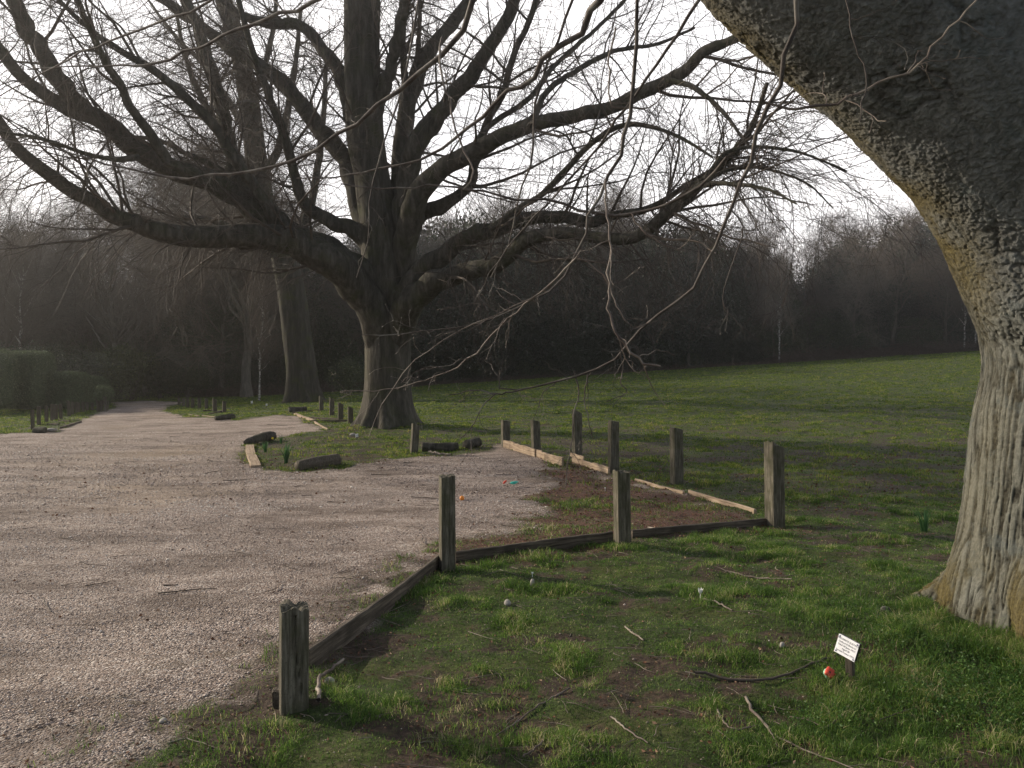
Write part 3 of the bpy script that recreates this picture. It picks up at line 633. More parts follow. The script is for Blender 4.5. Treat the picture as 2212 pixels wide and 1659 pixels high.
# overhanging branches: (points px py width, start distance, end distance, twig count)
OV = [([(1040,-90,20),(1020,-10,17),(970,100,15),(870,190,13),(820,233,12),(737,287,11),(633,347,9),(533,373,8),(333,377,7),(167,333,5),(0,300,4)], 6.0, 8.5, 22),
 ([(760,-40,14),(700,-5,12),(650,10,11),(517,67,9),(433,103,8),(333,133,8),(267,140,6),(147,143,4),(60,150,3)], 6.5, 8.5, 14),
 ([(480,-20,7),(420,20,7),(283,70,6),(200,103,5),(100,153,4),(0,207,3)], 6.5, 8, 10),
 ([(1330,-90,26),(1297,0,22),(1270,33,20),(1237,77,17),(1170,140,15),(1130,180,13),(1087,203,12),(1000,290,9),(937,330,8),(880,352,7),(737,380,5),(640,385,3)], 6.2, 8.2, 18),
 ([(1377,-60,9),(1377,0,10),(1380,83,11),(1364,183,11),(1354,283,11),(1334,350,10),(1304,410,9),(1270,467,8),(1257,520,7),(1204,613,6),(1137,653,5),(1087,676,5),(1030,700,4),(970,713,4),(904,716,3),(864,723,3),(780,723,2)], 4.3, 4.8, 16),
 ([(1257,540,6),(1204,600,5),(1104,683,5),(1070,720,5),(1034,756,5),(987,793,4),(904,826,3),(837,843,2.5),(737,845,2)], 4.35, 4.9, 10),
 ([(1240,560,4),(1160,640,4),(994,713,3),(920,760,3),(880,796,3),(844,843,3),(814,896,2.5),(797,943,2)], 4.4, 4.7, 6),
 ([(1740,-60,16),(1721,20,14),(1708,67,14),(1691,143,14),(1675,200,13),(1648,253,13),(1631,310,12),(1615,367,12),(1591,417,11),(1575,467,10),(1541,540,9),(1510,595,8),(1474,643,8),(1404,693,8),(1370,733,8),(1350,760,7),(1304,786,7),(1254,810,6),(1187,830,6),(1137,840,5),(1087,843,4),(1077,830,3.5),(1079,800,2.5)], 3.5, 4.6, 14),
 ([(1140,838,4.5),(1100,848,4),(1070,851,4),(1027,843,3.5),(970,853,2.5)], 4.45, 4.5, 4),
 ([(1070,851,4),(1050,868,3.5),(1037,886,3.2),(1024,916,3),(990,953,2)], 4.45, 4.4, 1),
 ([(1307,395,6),(1310,450,6),(1317,500,6),(1319,553,6),(1315,620,6),(1320,686,7),(1334,726,7),(1354,753,7),(1384,780,7),(1427,791,6)], 3.9, 3.8, 5),
 ([(1232,540,3),(1270,570,4),(1304,593,4),(1317,620,3.5),(1330,653,3),(1350,693,3),(1370,708,2)], 3.95, 3.9, 3),
 ([(1655,222,5),(1665,223,7),(1698,237,8),(1751,230,8),(1808,223,8),(1858,197,8),(1905,173,7),(1958,163,6),(1991,130,5),(2041,70,5),(2108,0,5),(2160,-60,5)], 3.45, 3.2, 7),
 ([(1800,-40,4),(1828,0,4),(1841,77,4),(1868,150,4),(1871,197,4),(1858,230,3.5),(1858,263,3)], 3.3, 3.3, 2),
 ([(955,80,6),(950,140,6),(974,227,5.5),(987,293,5.5),(1017,353,5),(1020,387,4.5),(1000,410,3.5)], 6.4, 6.2, 5),
 ([(1330,60,5),(1317,150,5),(1322,227,5),(1370,233,4.5),(1404,230,4),(1430,207,3)], 4.6, 4.6, 3),
 ([(1570,340,10),(1500,410,9),(1420,450,9),(1354,460,9),(1270,460,8),(1204,437,8),(1104,430,7),(1004,407,6),(937,400,5),(837,410,4.5),(737,397,4)], 5.6, 6.8, 18),
 ([(1364,460,5),(1377,483,5),(1404,510,5),(1454,537,4),(1480,541,3)], 5.6, 5.5, 1),
 ([(1560,-60,12),(1500,20,10),(1440,110,9),(1370,210,8),(1300,300,7),(1230,390,6),(1150,470,5),(1080,560,4),(1030,640,3)], 5.8, 7, 20),
 ([(1255,-60,9),(1230,20,8),(1190,120,7),(1160,220,7),(1150,330,6),(1120,430,5),(1100,520,4),(1060,600,3)], 6.5, 7.5, 16),
 ([(910,-40,7),(895,60,6),(880,160,6),(850,250,5),(820,330,5),(800,420,4),(795,520,3),(770,600,2.5)], 7.2, 7.5, 12),
 ([(1240,800,4),(1250,850,4),(1242,885,3.5),(1236,950,3),(1225,1010,2.5),(1223,1048,2)], 4.5, 4.5, 2),
 ([(1270,806,4),(1262,862,3.5),(1270,900,3),(1282,950,2.5)], 4.45, 4.5, 2),
 ([(1340,755,4),(1345,790,4),(1342,830,3.5),(1352,848,3),(1310,868,2)], 4.2, 4.3, 2),
 ([(1580,455,4),(1604,500,4),(1560,640,3),(1590,690,3),(1640,740,2)], 3.7, 3.8, 2)]
g2 = np.random.default_rng(77); PALE = (5, 6, 10, 11, 12, 14, 15, 17)  # sunlit branches keep the pale bark, the rest take the shaded copy
for i, (pts, ya, yb, nt_) in enumerate(OV):
    q, r = limb(pts, ya, yb, 26 if len(pts) > 8 else 16, 500+i, .75); r = r*.76
    mt = 'twig_near' if i in PALE else 'twig_shaded'
    bo = part('overhanging_branch', *tubes(q[None], r[None], 8), mt, rt)
    T1_, R1_ = grow(q[None], r[None], int(nt_*1.1)+1, g2, (.2, 1), (.07, .42), (30, 70), 8, .6, .0042, .0016, .05, .26, .6, .2)
    T2_, R2_ = grow(T1_, R1_, int(nt_*1.8)+1, g2, (.2, 1), (.04, .18), (28, 60), 6, .7, .0026, .0012, .05, .25, .5, .2)
    # buds at the tips
    tips = np.concatenate([T1_[:, -2:], T2_[:, -2:]]); dd = nrm(tips[:, 1]-tips[:, 0])
    Bd = tips[:, 1][:, None]+dd[:, None]*np.array([-.002, .002, .006, .010])[None, :, None]
    Br = np.broadcast_to(np.array([.0012, .0026, .0024, .0006]), (len(tips), 4))
    part('twigs', *merge([tubes(T1_, R1_, 5), tubes(T2_, R2_, 4), tubes(Bd, Br, 4)]), mt, rt, parent=bo)
# ------------------------------------------------------------------ woodland behind
def proto_tree(seed, H, r0, spread=.42, fork=True, droop=-.05, l1=26, ang=(25, 55)):
    g = np.random.default_rng(seed); k = 14
    t = np.linspace(0, 1, k)[:, None]
    w_ = np.cumsum(g.normal(0, .018*H, (k, 2)), 0)*t
    tr = np.concatenate([w_, t*H*.9], 1)[None]; rr = (r0*(1-.9*t[:, 0]**.8))[None]; rr[0, 0] *= 1.35
    A, AR = grow(tr, rr, l1, g, (.18, .98), (spread*H*.55, spread*H), ang, 9, .6, r0*.5, .02, droop, .12, .8, .6)
    B, BR = grow(A, AR, l1*9, g, (.2, 1), (.12*H, .24*H), (25, 60), 7, .55, .03, .010, droop*.6, .14, .75, .3)
    Cc, CR = grow(B, BR, l1*70, g, (.15, 1), (.06*H, .13*H), (22, 60), 5, .6, .013, .007, droop*.3, .16, .6, .3)
    D, DR = grow(Cc, CR, l1*180, g, (.15, 1), (.03*H, .08*H), (22, 55), 4, .7, .0065, .0045, .0, .16, .5, .3)
    return merge([tubes(tr, rr, 9), tubes(A, AR, 6)]), merge([tubes(B, BR, 4), tubes(Cc, CR, 3), tubes(D, DR, 3)])
def top_of(m): return max(v.co.z for v in m.vertices)
def setup(seed, mt, mtw, **k):
    (v1, f1), (v2, f2) = proto_tree(seed, **k)
    a = mk('trunk', v1, f1, mt); b_ = mk('crown', v2, f2, mtw)
    m = (a.data, b_.data); bpy.data.objects.remove(a); bpy.data.objects.remove(b_); return m
PT = [setup(1, 'bark_far', 'twig_wood', H=12, r0=.20), setup(2, 'bark_far', 'twig_wood', H=12, r0=.17, spread=.36, ang=(20, 45)),
      setup(3, 'bark_far', 'twig_wood', H=12, r0=.24, spread=.48, l1=30), setup(4, 'bark_far', 'twig_wood', H=12, r0=.15, spread=.30, l1=24, ang=(18, 40)),
      setup(6, 'bark_far', 'twig_wood', H=12, r0=.20, spread=.44, droop=.10, l1=28)]
BI = setup(5, 'birch', 'twig_wood', H=12, r0=.09, spread=.24, l1=22, ang=(25, 45))
HP = [top_of(a[1]) for a in PT]; HB = top_of(BI[1]); print('tops', HP, HB)
def cloud(seed, n, sx, sy, sz, size, lobes=14, low=0., box=False):
    """leaf faces through an uneven crown made of many clumps"""
    g = np.random.default_rng(seed)
    if box:
        f = g.integers(0, 5, n); u = g.uniform(-.5, .5, (n, 3)); ax = np.array([0, 0, 1, 1, 2])[f]; sg = np.array([-.5, .5, -.5, .5, .5])[f]
        u[np.arange(n), ax] = sg; u = np.sign(u)*np.abs(u*2)**1.0/2
        rr_ = (np.abs(u*2)**6).sum(1)**(1/6.); u = u/np.maximum(rr_, 1e-6)[:, None]
        c = u*np.array((sx, sy, sz))+np.array((0, 0, sz/2)); c += g.normal(0, .035, (n, 3))
    else:
        lc = nrm(g.normal(size=(lobes, 3)))*g.uniform(.25, .8, (lobes, 1))*.5; lr = g.uniform(.18, .36, lobes)
        i = g.integers(0, lobes, n); d = nrm(g.normal(size=(n, 3)))*(g.uniform(.45, 1, n)**.5*lr[i])[:, None]
        c = (lc[i]+d)*np.array((sx, sy, sz))+np.array((0, 0, sz*.5)); c[:, 2] = np.abs(c[:, 2])+low
        hh = fbm(c[:, 0]*1.1, c[:, 1]*1.1, c[:, 2]*1.1, o=2, s=seed); k = hh > g.uniform(.25, .52, n); c = c[k]
    sz_ = g.uniform(.6, 1.3, len(c))*size
    V, Fs = leafquads(c, sz_, g, .55)
    cv = np.clip(g.normal(.45, .25, len(c)), 0, 1)
    return V, Fs, np.repeat(cv, 4)
def leafmesh(mat, *a, **k):
    V, Fs, cv = cloud(*a, **k); o = mk('foliage', V, Fs, mat, cv=cv, smooth=False); m = o.data; bpy.data.objects.remove(o); return m
EV = [leafmesh('leaf_dark', 31, 15000, 5.2, 5, 8.6, .20, lobes=20), leafmesh('leaf_dark', 32, 14000, 4.2, 4.2, 9.4, .19, lobes=24),
      leafmesh('leaf_dark', 33, 13000, 6.2, 5, 6.2, .20, lobes=22)]
LA = [leafmesh('leaf_laurel', 41, 9000, 4, 3.4, 3.4, .15, lobes=16), leafmesh('leaf_under', 42, 9000, 4.4, 3.4, 3.0, .14, lobes=16)]
def stemmesh(seed, H, n=7, sp=.5, mat='bark_far'):
    g = np.random.default_rng(seed); base = np.zeros((n, 6, 3)); base[:, 0] = np.concatenate([g.normal(0, .15*sp, (n, 2)), np.zeros((n, 1))], 1)
    d = np.concatenate([g.normal(0, .35*sp, (n, 2)), np.ones((n, 1))], 1)
    for j in range(1, 6): d = nrm(d+g.normal(0, .12, (n, 3))); base[:, j] = base[:, j-1]+d*H/5
    r = np.linspace(.07, .015, 6)[None]*g.uniform(.7, 1.3, (n, 1)); o = mk('trunk', *tubes(base, r, 5), mat); m = o.data; bpy.data.objects.remove(o); return m
STM = [stemmesh(1, 6.5), stemmesh(2, 7), stemmesh(3, 4.5)]; STB = stemmesh(4, 2.2)
def place(name, meshes, loc, rz, s, label, cat, group, sz=None):
    t = thing(name, loc, label, cat, group, rz); t.scale = (s, s, sz or s)
    for nm, m in meshes:
        o = bpy.data.objects.new(nm, m); COL.objects.link(o); o.parent = t
    return t
gw = np.random.default_rng(900)
WL = {'L': ('bare grey woodland tree behind the clipped hedges and the end of the track', 'bare trees behind the hedges'),
      'M': ('bare woodland tree in the dark wood behind the two old trees', 'bare trees behind the old trees'),
      'C': ('bare tree rising over the dark evergreens beyond the field', 'bare trees beyond the field'),
      'R': ('bare brown tree on the wood edge at the top of the sloping field', 'bare trees at the top of the field')}
LMK = [(-200, 'left of the frame edge'), (40, 'over the tallest hedge block'), (150, 'over the middle hedge blocks'), (260, 'over the topiary'), (350, 'over the vanishing track'),
       (450, 'over the far post row'), (580, 'between the track and the mossy tree'), (720, 'between the two old trees'), (960, 'just right of the big trunk'), (1130, 'behind the long raised plank'),
       (1260, 'behind the gap in the back row'), (1390, 'behind the back row posts'), (1520, 'behind the drooping forked limb'), (1640, 'left of the lone white birch'), (1760, 'right of the lone white birch'),
       (1880, 'over the left of the bramble bank'), (1990, 'over the middle of the bramble bank'), (2090, 'beside the near trunk'), (2300, 'hidden by the near trunk'), (9999, 'far right')]
ROWS = ('front rank', 'second rank', 'third rank', 'last rank')
def wl(kind, px, row):
    return kind+' '+next(l for a, l in LMK if px < a)+', '+ROWS[row]
KT = ('spreading bare tree', 'slim upright bare tree', 'stout bare tree', 'thin columnar bare tree', 'drooping bare tree'); KE = ('rounded dark evergreen', 'tall dark ivy clad tree', 'broad dark evergreen')
def zone(px): return 'L' if px < 420 else 'M' if px < 900 else 'C' if px < 1600 else 'R'
# skyline height of the wood in the photo where seen (px -> py); unseen left end raised to cast shade
SKX = [-500, -110, 0, 60, 130, 240, 330, 400, 450, 560, 700, 820, 900, 1010, 1100, 1200, 1330, 1400, 1480, 1560, 1640, 1700, 1780, 1860, 1950, 2050, 2250, 2600]
SKY_ = [230, 270, 440, 410, 395, 365, 310, 190, 260, 330, 400, 440, 450, 420, 370, 385, 375, 400, 450, 460, 430, 405, 450, 435, 385, 440, 430, 430]
def edge_y(px):                         # distance of the wood edge
    return np.interp(px, [-400, 0, 200, 360, 500, 700, 900, 1400, 2100, 2700], [40, 44, 46, 47, 46, 47, 50, 52, 53, 53])
def top_for(px): return np.interp(px, SKX, SKY_)
n_ = 0
for row, (off, step, jit, dy) in enumerate(((1.5, 105, 34, 60), (5, 88, 34, 20), (10, 80, 30, 0), (16, 84, 34, 10))):
    px = -420+row*31
    while px < 2650:
        if zone(px) == 'L' and row == 3 and px > -80: px += step; continue
        p = px+gw.normal(0, jit); Y = edge_y(p)+off+gw.uniform(-1.2, 1.2); top = top_for(p)+dy+gw.uniform(-14, 44)
        x = (p-CX)/F*Y; z = float(terr(x, Y)); H = (HOR-top)/F*Y+H0-z
        i = int(gw.integers(0, 5)); zo = zone(p)
        place('woodland_tree', [('trunk', PT[i][0]), ('crown', PT[i][1])], (x, Y, z-.05), gw.uniform(0, 6.28), max(.55, H/HP[i])*.98, wl(KT[i], p, row), 'tree', WL[zo][1],
              sz=max(.5, H/HP[i]))
        px += step*gw.uniform(.8, 1.25); n_ += 1
print('wood trees', n_)
EL = {'L': ('dark leafy evergreen beyond the hedges at the end of the track', 'evergreens beyond the hedges'),
      'M': ('dark evergreen filling the wood behind the two old trees', 'evergreens behind the old trees'),
      'C': ('near black evergreen at the far edge of the grass field', 'evergreens beyond the field'),
      'R': ('dark ivy green evergreen among bare trees at the top of the field', 'evergreens at the top of the field')}
# evergreen masses: (px, top py, which, distance offset)
for row, (off, step) in enumerate(((1.8, 74), (6, 66), (12, 60))):
    px = -380+row*25
    while px < 2600:
        p = px+gw.normal(0, 14); Y = edge_y(p)+off+gw.uniform(-.7, .7); x = (p-CX)/F*Y; z = float(terr(x, Y))
        top = np.interp(p, [-400, 0, 300, 450, 700, 860, 960, 1100, 1350, 1480, 1560, 1640, 1720, 1850, 1960, 2080, 2400],
                        [690, 680, 630, 610, 560, 500, 480, 480, 480, 500, 510, 560, 600, 530, 500, 540, 560])+gw.uniform(-10, 45)+(40 if row == 0 else -12*row)
        H = (HOR-top)/F*Y+H0-z; i = int(gw.integers(0, 3)); bh = (8.6, 9.4, 6.2)[i]; s = max(.5, H/bh); zo = zone(p)
        place('evergreen_tree', [('trunk', STM[i]), ('foliage', EV[i])], (x, Y, z-.1), gw.uniform(0, 6.28), min(s, 1.15)*gw.uniform(.9, 1.1), wl(KE[i], p, row), 'evergreen', EL[zo][1], sz=s)
        px += step*gw.uniform(.8, 1.2)
for k_, px in enumerate(range(-340, 2560, 62)):
    Y = edge_y(px)+21+gw.uniform(-1, 1); x = (px-CX)/F*Y; z = float(terr(x, Y)); s = gw.uniform(1.0, 1.5)
    place('holly_bush', [('trunk', STB), ('foliage', EV[2])], (x, Y, z-1.2), gw.uniform(0, 6.28), s*.8, wl('low dark holly', px, 3), 'bush', 'hollies at the back of the wood', sz=s*.62)
for k_, px in enumerate(range(-300, 2500, 46)):
    Y = edge_y(px)+1.3+gw.uniform(-.5, .5); x = (px-CX)/F*Y; z = float(terr(x, Y)); s = gw.uniform(.35, .6)
    if px < 480: continue
    place('holly_bush', [('trunk', STB), ('foliage', EV[2])], (x, Y, z-.5), gw.uniform(0, 6.28), s, wl('low dark holly', px, 0), 'bush', 'hollies along the wood edge', sz=s*.9)
# birches with pale stems: px, base py, distance, top
for px, Y, top, lab in ((45, 40.5, 440, 'slim pale birch rising behind the tallest hedge block'),
                        (560, 35.0, 560, 'young pale stemmed birch between the far post row and the mossy old tree'),
                        (1683, 51.5, 520, 'thin white birch stem standing alone at the dark far edge of the field'),
                        (2083, 52.0, 500, 'pale birch at the top of the field, left of the pair beside the near trunk'),
                        (2106, 52.5, 500, 'pale birch at the top of the field, nearest to the near trunk')):
    x = (px-CX)/F*Y; z = float(terr(x, Y)); H = (HOR-top)/F*Y+H0-z
    place('birch_tree', [('trunk', BI[0]), ('crown', BI[1])], (x, Y, z), gw.uniform(0, 6.28), H/HB, lab, 'tree', None)
# a mid-distance trunk and low shrubs at the left
pl = [(532, 41, 'bare old tree with thick trunk behind the young birch', 300), (20, 43, 'hazy bare tree behind the left end of the tallest hedge', 470),
      (250, 42, 'spreading hazy bare tree over the laurels at the left', 420)]
for px, Y, lab, top in pl:
    x = (px-CX)/F*Y; z = float(terr(x, Y)); H = (HOR-top)/F*Y+H0-z
    t = place('woodland_tree', [('trunk', PT[2][0]), ('crown', PT[4][1])], (x, Y, z-.05), gw.uniform(0, 6.28), H/HP[4]*1.15, lab, 'tree', None, sz=H/HP[4])
LBL = [(130, 36, 745, 0, 'sunlit glossy laurel bush behind the second hedge block'), (175, 35.5, 760, 0, 'laurel bush between the hedge blocks and the track'),
       (225, 38, 755, 0, 'grey green laurel bush above the small topiary'), (285, 40, 740, 1, 'olive green bush beside the end of the track'),
       (345, 41, 770, 1, 'dark bush where the track disappears'), (95, 38, 740, 1, 'shaded bush above the second hedge block'), (30, 37, 750, 0, 'hazy bush behind the tallest hedge block'),
       (405, 42, 785, 1, 'low dark bush right of the end of the track'), (750, 40, 770, 0, 'speckled holly bush between the two old trees'), (-60, 37, 740, 1, 'bush at the left edge of the view behind the hedge')]
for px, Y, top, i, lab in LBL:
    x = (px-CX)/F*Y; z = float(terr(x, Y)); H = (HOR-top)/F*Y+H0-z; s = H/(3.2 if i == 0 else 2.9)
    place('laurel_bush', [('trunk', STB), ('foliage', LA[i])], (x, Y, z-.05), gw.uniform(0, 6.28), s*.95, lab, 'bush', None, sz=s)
# brown bramble scrub along the top of the field
def scrub(name, pts, h, n, label, dY=1.2):
    g = np.random.default_rng(len(pts)*7+n); V = []; q, _ = resample([p for p in pts], np.ones(len(pts)), 60)
    i = g.integers(0, 59, n); u = g.uniform(0, 1, (n, 1)); b_ = q[i]*(1-u)+q[i+1]*u; b_ = b_+np.stack([g.normal(0, .3, n), g.uniform(-dY, dY, n), 0*u[:, 0]], 1)
    b_[:, 2] = terr(b_[:, 0], b_[:, 1]); Q = np.zeros((n, 6, 3)); Q[:, 0] = b_; d = nrm(np.stack([g.normal(0, .7, n), g.normal(0, .6, n), np.ones(n)], 1)); le = g.uniform(.5, 1.6, n)*h*(.6+.7*fbm(b_[:, 0]*.6, b_[:, 1], o=3, s=8))
    for j in range(1, 6): d = nrm(d+np.array((0, 0, -.42))+g.normal(0, .13, (n, 3))); Q[:, j] = Q[:, j-1]+d*(le/5)[:, None]
    Q[..., 2] = np.maximum(Q[..., 2], terr(Q[..., 0], Q[..., 1]))
    v, f = tubes(Q, np.full((n, 6), .010), 3); o = mk(name, v, f, 'scrub', cv=g.uniform(0, 1, len(v))); return tag(o, label, 'scrub', kind='stuff')
def edge_pts(a, b_, dy=0.): return [((p-CX)/F*(edge_y(p)+dy), edge_y(p)+dy, 0) for p in np.linspace(a, b_, 14)]
scrub('bramble_scrub', edge_pts(1690, 2250, -.6), 1.1, 12000, 'brown tangled brambles along the top of the sloping field', 1.4)
scrub('undergrowth', edge_pts(880, 1700, 0), .55, 9000, 'low dark undergrowth at the foot of the evergreens across the field')
scrub('undergrowth', edge_pts(430, 900, -1.5), .8, 8000, 'dead grey undergrowth behind the far post row and the two old trees', 2)
# wood floor beyond the grass
# ------------------------------------------------------------------ clipped hedges
def hedge(px0, px1, top, base, depth, label, name='clipped_hedge', rnd=False, n=16000):
    a, b_ = G(px0, base), G(px1, base); Y = (a[1]+b_[1])/2; wd = (px1-px0)/F*Y; h = (base-top)/F*Y
    c = (a+b_)/2+np.array((0, depth/2, 0)); t = thing(name, c, label, 'hedge', 'clipped hedge blocks beside the track')
    V, Fs, cv = cloud(int(abs(px0))+50, n, wd, depth, h, .055, box=True); o = mk('foliage', V, Fs, 'leaf_hedge', t, cv=cv, smooth=False)
    # dense inner growth
    u = np.linspace(-1, 1, 14); X, Yg, Zg = np.meshgrid(u, u, u, indexing='ij'); S = np.stack([X, Yg, Zg], -1).reshape(-1, 3)
    bm = bpy.data.meshes.new('core')
    import bmesh
    m = bmesh.new(); bmesh.ops.create_icosphere(m, subdivisions=4, radius=1)
    for v in m.verts:
        p = np.array(v.co); r6 = (np.abs(p)**6).sum()**(1/6.); p = p/r6*.94
        v.co = (p[0]*wd/2, p[1]*depth/2, p[2]*h/2+h/2)
    m.to_mesh(bm); m.free()
    at = bm.attributes.new('cv', 'FLOAT', 'POINT'); at.data.foreach_set('value', np.random.default_rng(1).uniform(0, .5, len(bm.vertices)).astype(np.float32))
    bm.materials.append(MATS['leaf_hedge']); oc_ = bpy.data.objects.new('inner_growth', bm); COL.objects.link(oc_); oc_.parent = t
    return t
hedge(-260, -10, 752, 895, 1.6, 'tall clipped hedge block cut by the left edge of the picture')
hedge(-8, 75, 760, 889, 1.6, 'tallest clipped hedge block at the left edge, squared off')
hedge(76, 152, 806, 886, 1.6, 'second clipped hedge block, lower and rounded at the corner')
hedge(147, 186, 815, 881, 1.4, 'third clipped hedge block, small and square')
hedge(180, 207, 819, 879, 1.2, 'narrow fourth clipped hedge block next to the topiary')
tp_ = thing('topiary_bush', G(225, 889), 'small round topped topiary bush on bare stems beside the track', 'topiary')
Yt = G(225, 889)[1]; s = Yt/F
V, Fs, cv = cloud(77, 5000, 38*s, 34*s, 30*s, .05, lobes=18); V[:, 2] += 24*s; mk('foliage', V, Fs, 'leaf_hedge', tp_, cv=cv, smooth=False)
g = np.random.default_rng(3); n = 9; Q = np.zeros((n, 4, 3)); Q[:, 0, :2] = g.normal(0, 7*s, (n, 2))
for j in range(1, 4): Q[:, j] = Q[:, j-1]+np.concatenate([g.normal(0, 1.5*s, (n, 2)), np.full((n, 1), 11*s)], 1)
mk('stem', *tubes(Q, np.full((n, 4), .022), 5), 'bark_far', tp_)

# ------------------------------------------------------------------ posts
def post(px, base, top, wpx, rot, label, group, slant=0., rotted=0., crack=False, lean=0., mat='wood_post', lean2=0.):
    b_ = G(px, base); Y = b_[1]; h = (base-top)/F*Y; wd = wpx/F*Y
    rot = 18.+(int(px) % 5-2)*1.5+(6 if px < 600 else 0); a = R(rot); th_ = a+math.atan((px-CX)/F); vis = abs(math.cos(th_))+abs(math.sin(th_)); wd = wd/vis
    sx = 14; sz = 44 if Y < 9 else 20
    sx = sx if Y < 9 else 7
    g = np.random.default_rng(int(px)*3+int(base))
    # ring of points round a square section with worn corners
    t = np.linspace(0, 4, 4*sx, endpoint=False); side = t.astype(int); u = (t-side)*2-1
    X = np.select([side == 0, side == 1, side == 2, side == 3], [u, 1, -u, -1]); Yq = np.select([side == 0, side == 1, side == 2, side == 3], [-1, u, 1, -u])
    rr = (np.abs(X)**14+np.abs(Yq)**14)**(1/14.); X = X/rr; Yq = Yq/rr
    zs = np.linspace(-.12, h, sz); K = len(t)
    V = []
    sd = float(g.uniform(0, 50))
    for z in zs:
        nz_ = 1+.05*(fbm(X*3+sd, Yq*3, z*4, o=3, s=3)-.5)+.025*(fbm(X*14+sd, Yq*14, z*1.2, o=2, s=4)-.5)
        px_, py_ = X*wd/2*nz_, Yq*wd/2*nz_
        if crack:                        # a long split down the front face
            cxx = (-.10+.62*(1-np.clip(z/h, 0, 1)))*wd/2+.004*math.sin(z*17)
            dcr = np.exp(-((px_-cxx)/.0034)**2)*(Yq < -.9)*(1 if .04 < z < h*.93 else 0); py_ = py_+dcr*.014
        zz = np.full(K, z)
        if z > h*.8:
            f = (z-h*.8)/(h*.2); zz = z+f*slant*px_+f*rotted*wd*(fbm(X*2.3+sd, Yq*2.3, o=3, s=7)-.62)*1.6*(.3+.7*(np.abs(X)+np.abs(Yq) > 0))
        V.append(np.stack([px_+lean*z, py_+lean2*z, zz], 1))
    V = np.concatenate(V); i = np.arange(sz*K).reshape(sz, K)
    Fq = np.stack([i[:-1], np.roll(i[:-1], -1, 1), np.roll(i[1:], -1, 1), i[1:]], -1).reshape(-1, 4)
    # top: rings shrinking to the middle, with rot
    L_ = [V]; prev = i[-1]; topc = V[i[-1]].mean(0); off = len(V); Fs = [Fq]
    for s_i in (.85, .6, .35, .12):
        q = topc+(V[i[-1]]-topc)*s_i; q[:, 2] += rotted*wd*.9*(fbm(q[:, 0]*38+sd, q[:, 1]*38, o=3, s=12)-.55)*(1.2 if s_i < .8 else .6)+(.004 if s_i < .9 else 0)
        ids = np.arange(K)+off; Fs.append(np.stack([prev, np.roll(prev, -1), np.roll(ids, -1), ids], -1)); L_.append(q); off += K; prev = ids
    V = np.concatenate(L_); V = np.vstack([V, q.mean(0)]); Fs = [np.concatenate(Fs), np.stack([prev, np.roll(prev, -1), np.full(K, len(V)-1)], -1)]
    c, s = math.cos(a), math.sin(a); V = np.stack([V[:, 0]*c-V[:, 1]*s, V[:, 0]*s+V[:, 1]*c, V[:, 2]], 1)
    o = mk('wooden_post', V, Fs, mat); o.location = b_; me = o.data
    for p in me.polygons: pass
    me.polygons.foreach_set('use_smooth', [False]*len(me.polygons))
    return tag(o, label, 'post', group)
GA = 'posts round the near parking bay'; GB = 'posts beside the big bare tree'; GC = 'far row of posts on the green strip'; GD = 'posts on the left verge'
post(634, 1535, 1304, 64, -9, 'nearest wooden post, split by a long crack down its face', GA, slant=-.15, rotted=.32, crack=True, lean=.01)
post(966, 1232, 1026, 37, -14, 'moss grey post at the corner of the board edging, second from the camera', GA, slant=.1, rotted=.18, lean=.0)
post(1345, 1183, 1016, 39, -26, 'weathered post with pale streaked left face in the middle of the front board', GA, slant=-.1, rotted=.3, lean=-.02)
post(1674, 1135, 957, 44, -28, 'broad pointed post at the right corner of the bay', GA, slant=-.35, rotted=.4, lean=-.02)
post(1462, 1048, 925, 30, -24, 'post in the back row, left of the broad corner post', GA, slant=-.25, rotted=.1, lean=-.015)
post(1325, 1018, 909, 25, -26, 'post in the back row directly behind the pale streaked post', GA, slant=-.1, rotted=.1)
post(1247, 995, 888, 23, -24, 'post in the back row beside the gap in the planks, topped by twigs', GA, slant=-.5, rotted=.1, lean=-.01)
post(1158, 977, 908, 22, -30, 'post in the back row behind the long pale plank', GA, slant=-.2, rotted=.2, lean=-.03)
post(1092, 966, 908, 21, -30, 'leftmost post of the back row at the end of the long plank', GA, slant=-.2, rotted=.15)
post(894, 979, 917, 19, -18, 'leaning post at the foot of the big bare tree beside the dark log', GB, slant=-.3, lean=.07)
for i, (px, ba, tp, wd) in enumerate(((757, 920, 880, 12), (736, 908, 871, 12), (717, 898, 860, 11), (694, 887, 857, 10))):
    post(px, ba, tp, wd, -22, ('slant topped post nearest to the big bare trunk, left of it', 'second slant topped post left of the big bare trunk',
         'third slant topped post left of the big bare trunk', 'slant topped post nearest to the mossy far trunk')[i], GB, slant=-.4, mat='wood_post')
for i, (px, ba, tp, wd) in enumerate(((484.5, 890, 867.5, 8), (464, 888.5, 862, 9), (446, 884, 861, 7), (430.7, 882, 860, 7), (416.5, 882, 861, 7), (405.5, 881, 861, 6.5), (397, 877, 860, 6), (387, 875.5, 859, 6))):
    post(px, ba, tp, wd, -20, ('right end post of the far row on the green strip', 'second post from the right end of the far row', 'third post from the right end of the far row', 'fourth post from the right end of the far row',
         'fifth post from the right end of the far row', 'sixth post from the right end of the far row', 'seventh post of the far row, last but one at its left', 'leftmost and farthest post of the far row')[i], GC, slant=-.35, mat='wood_dark')
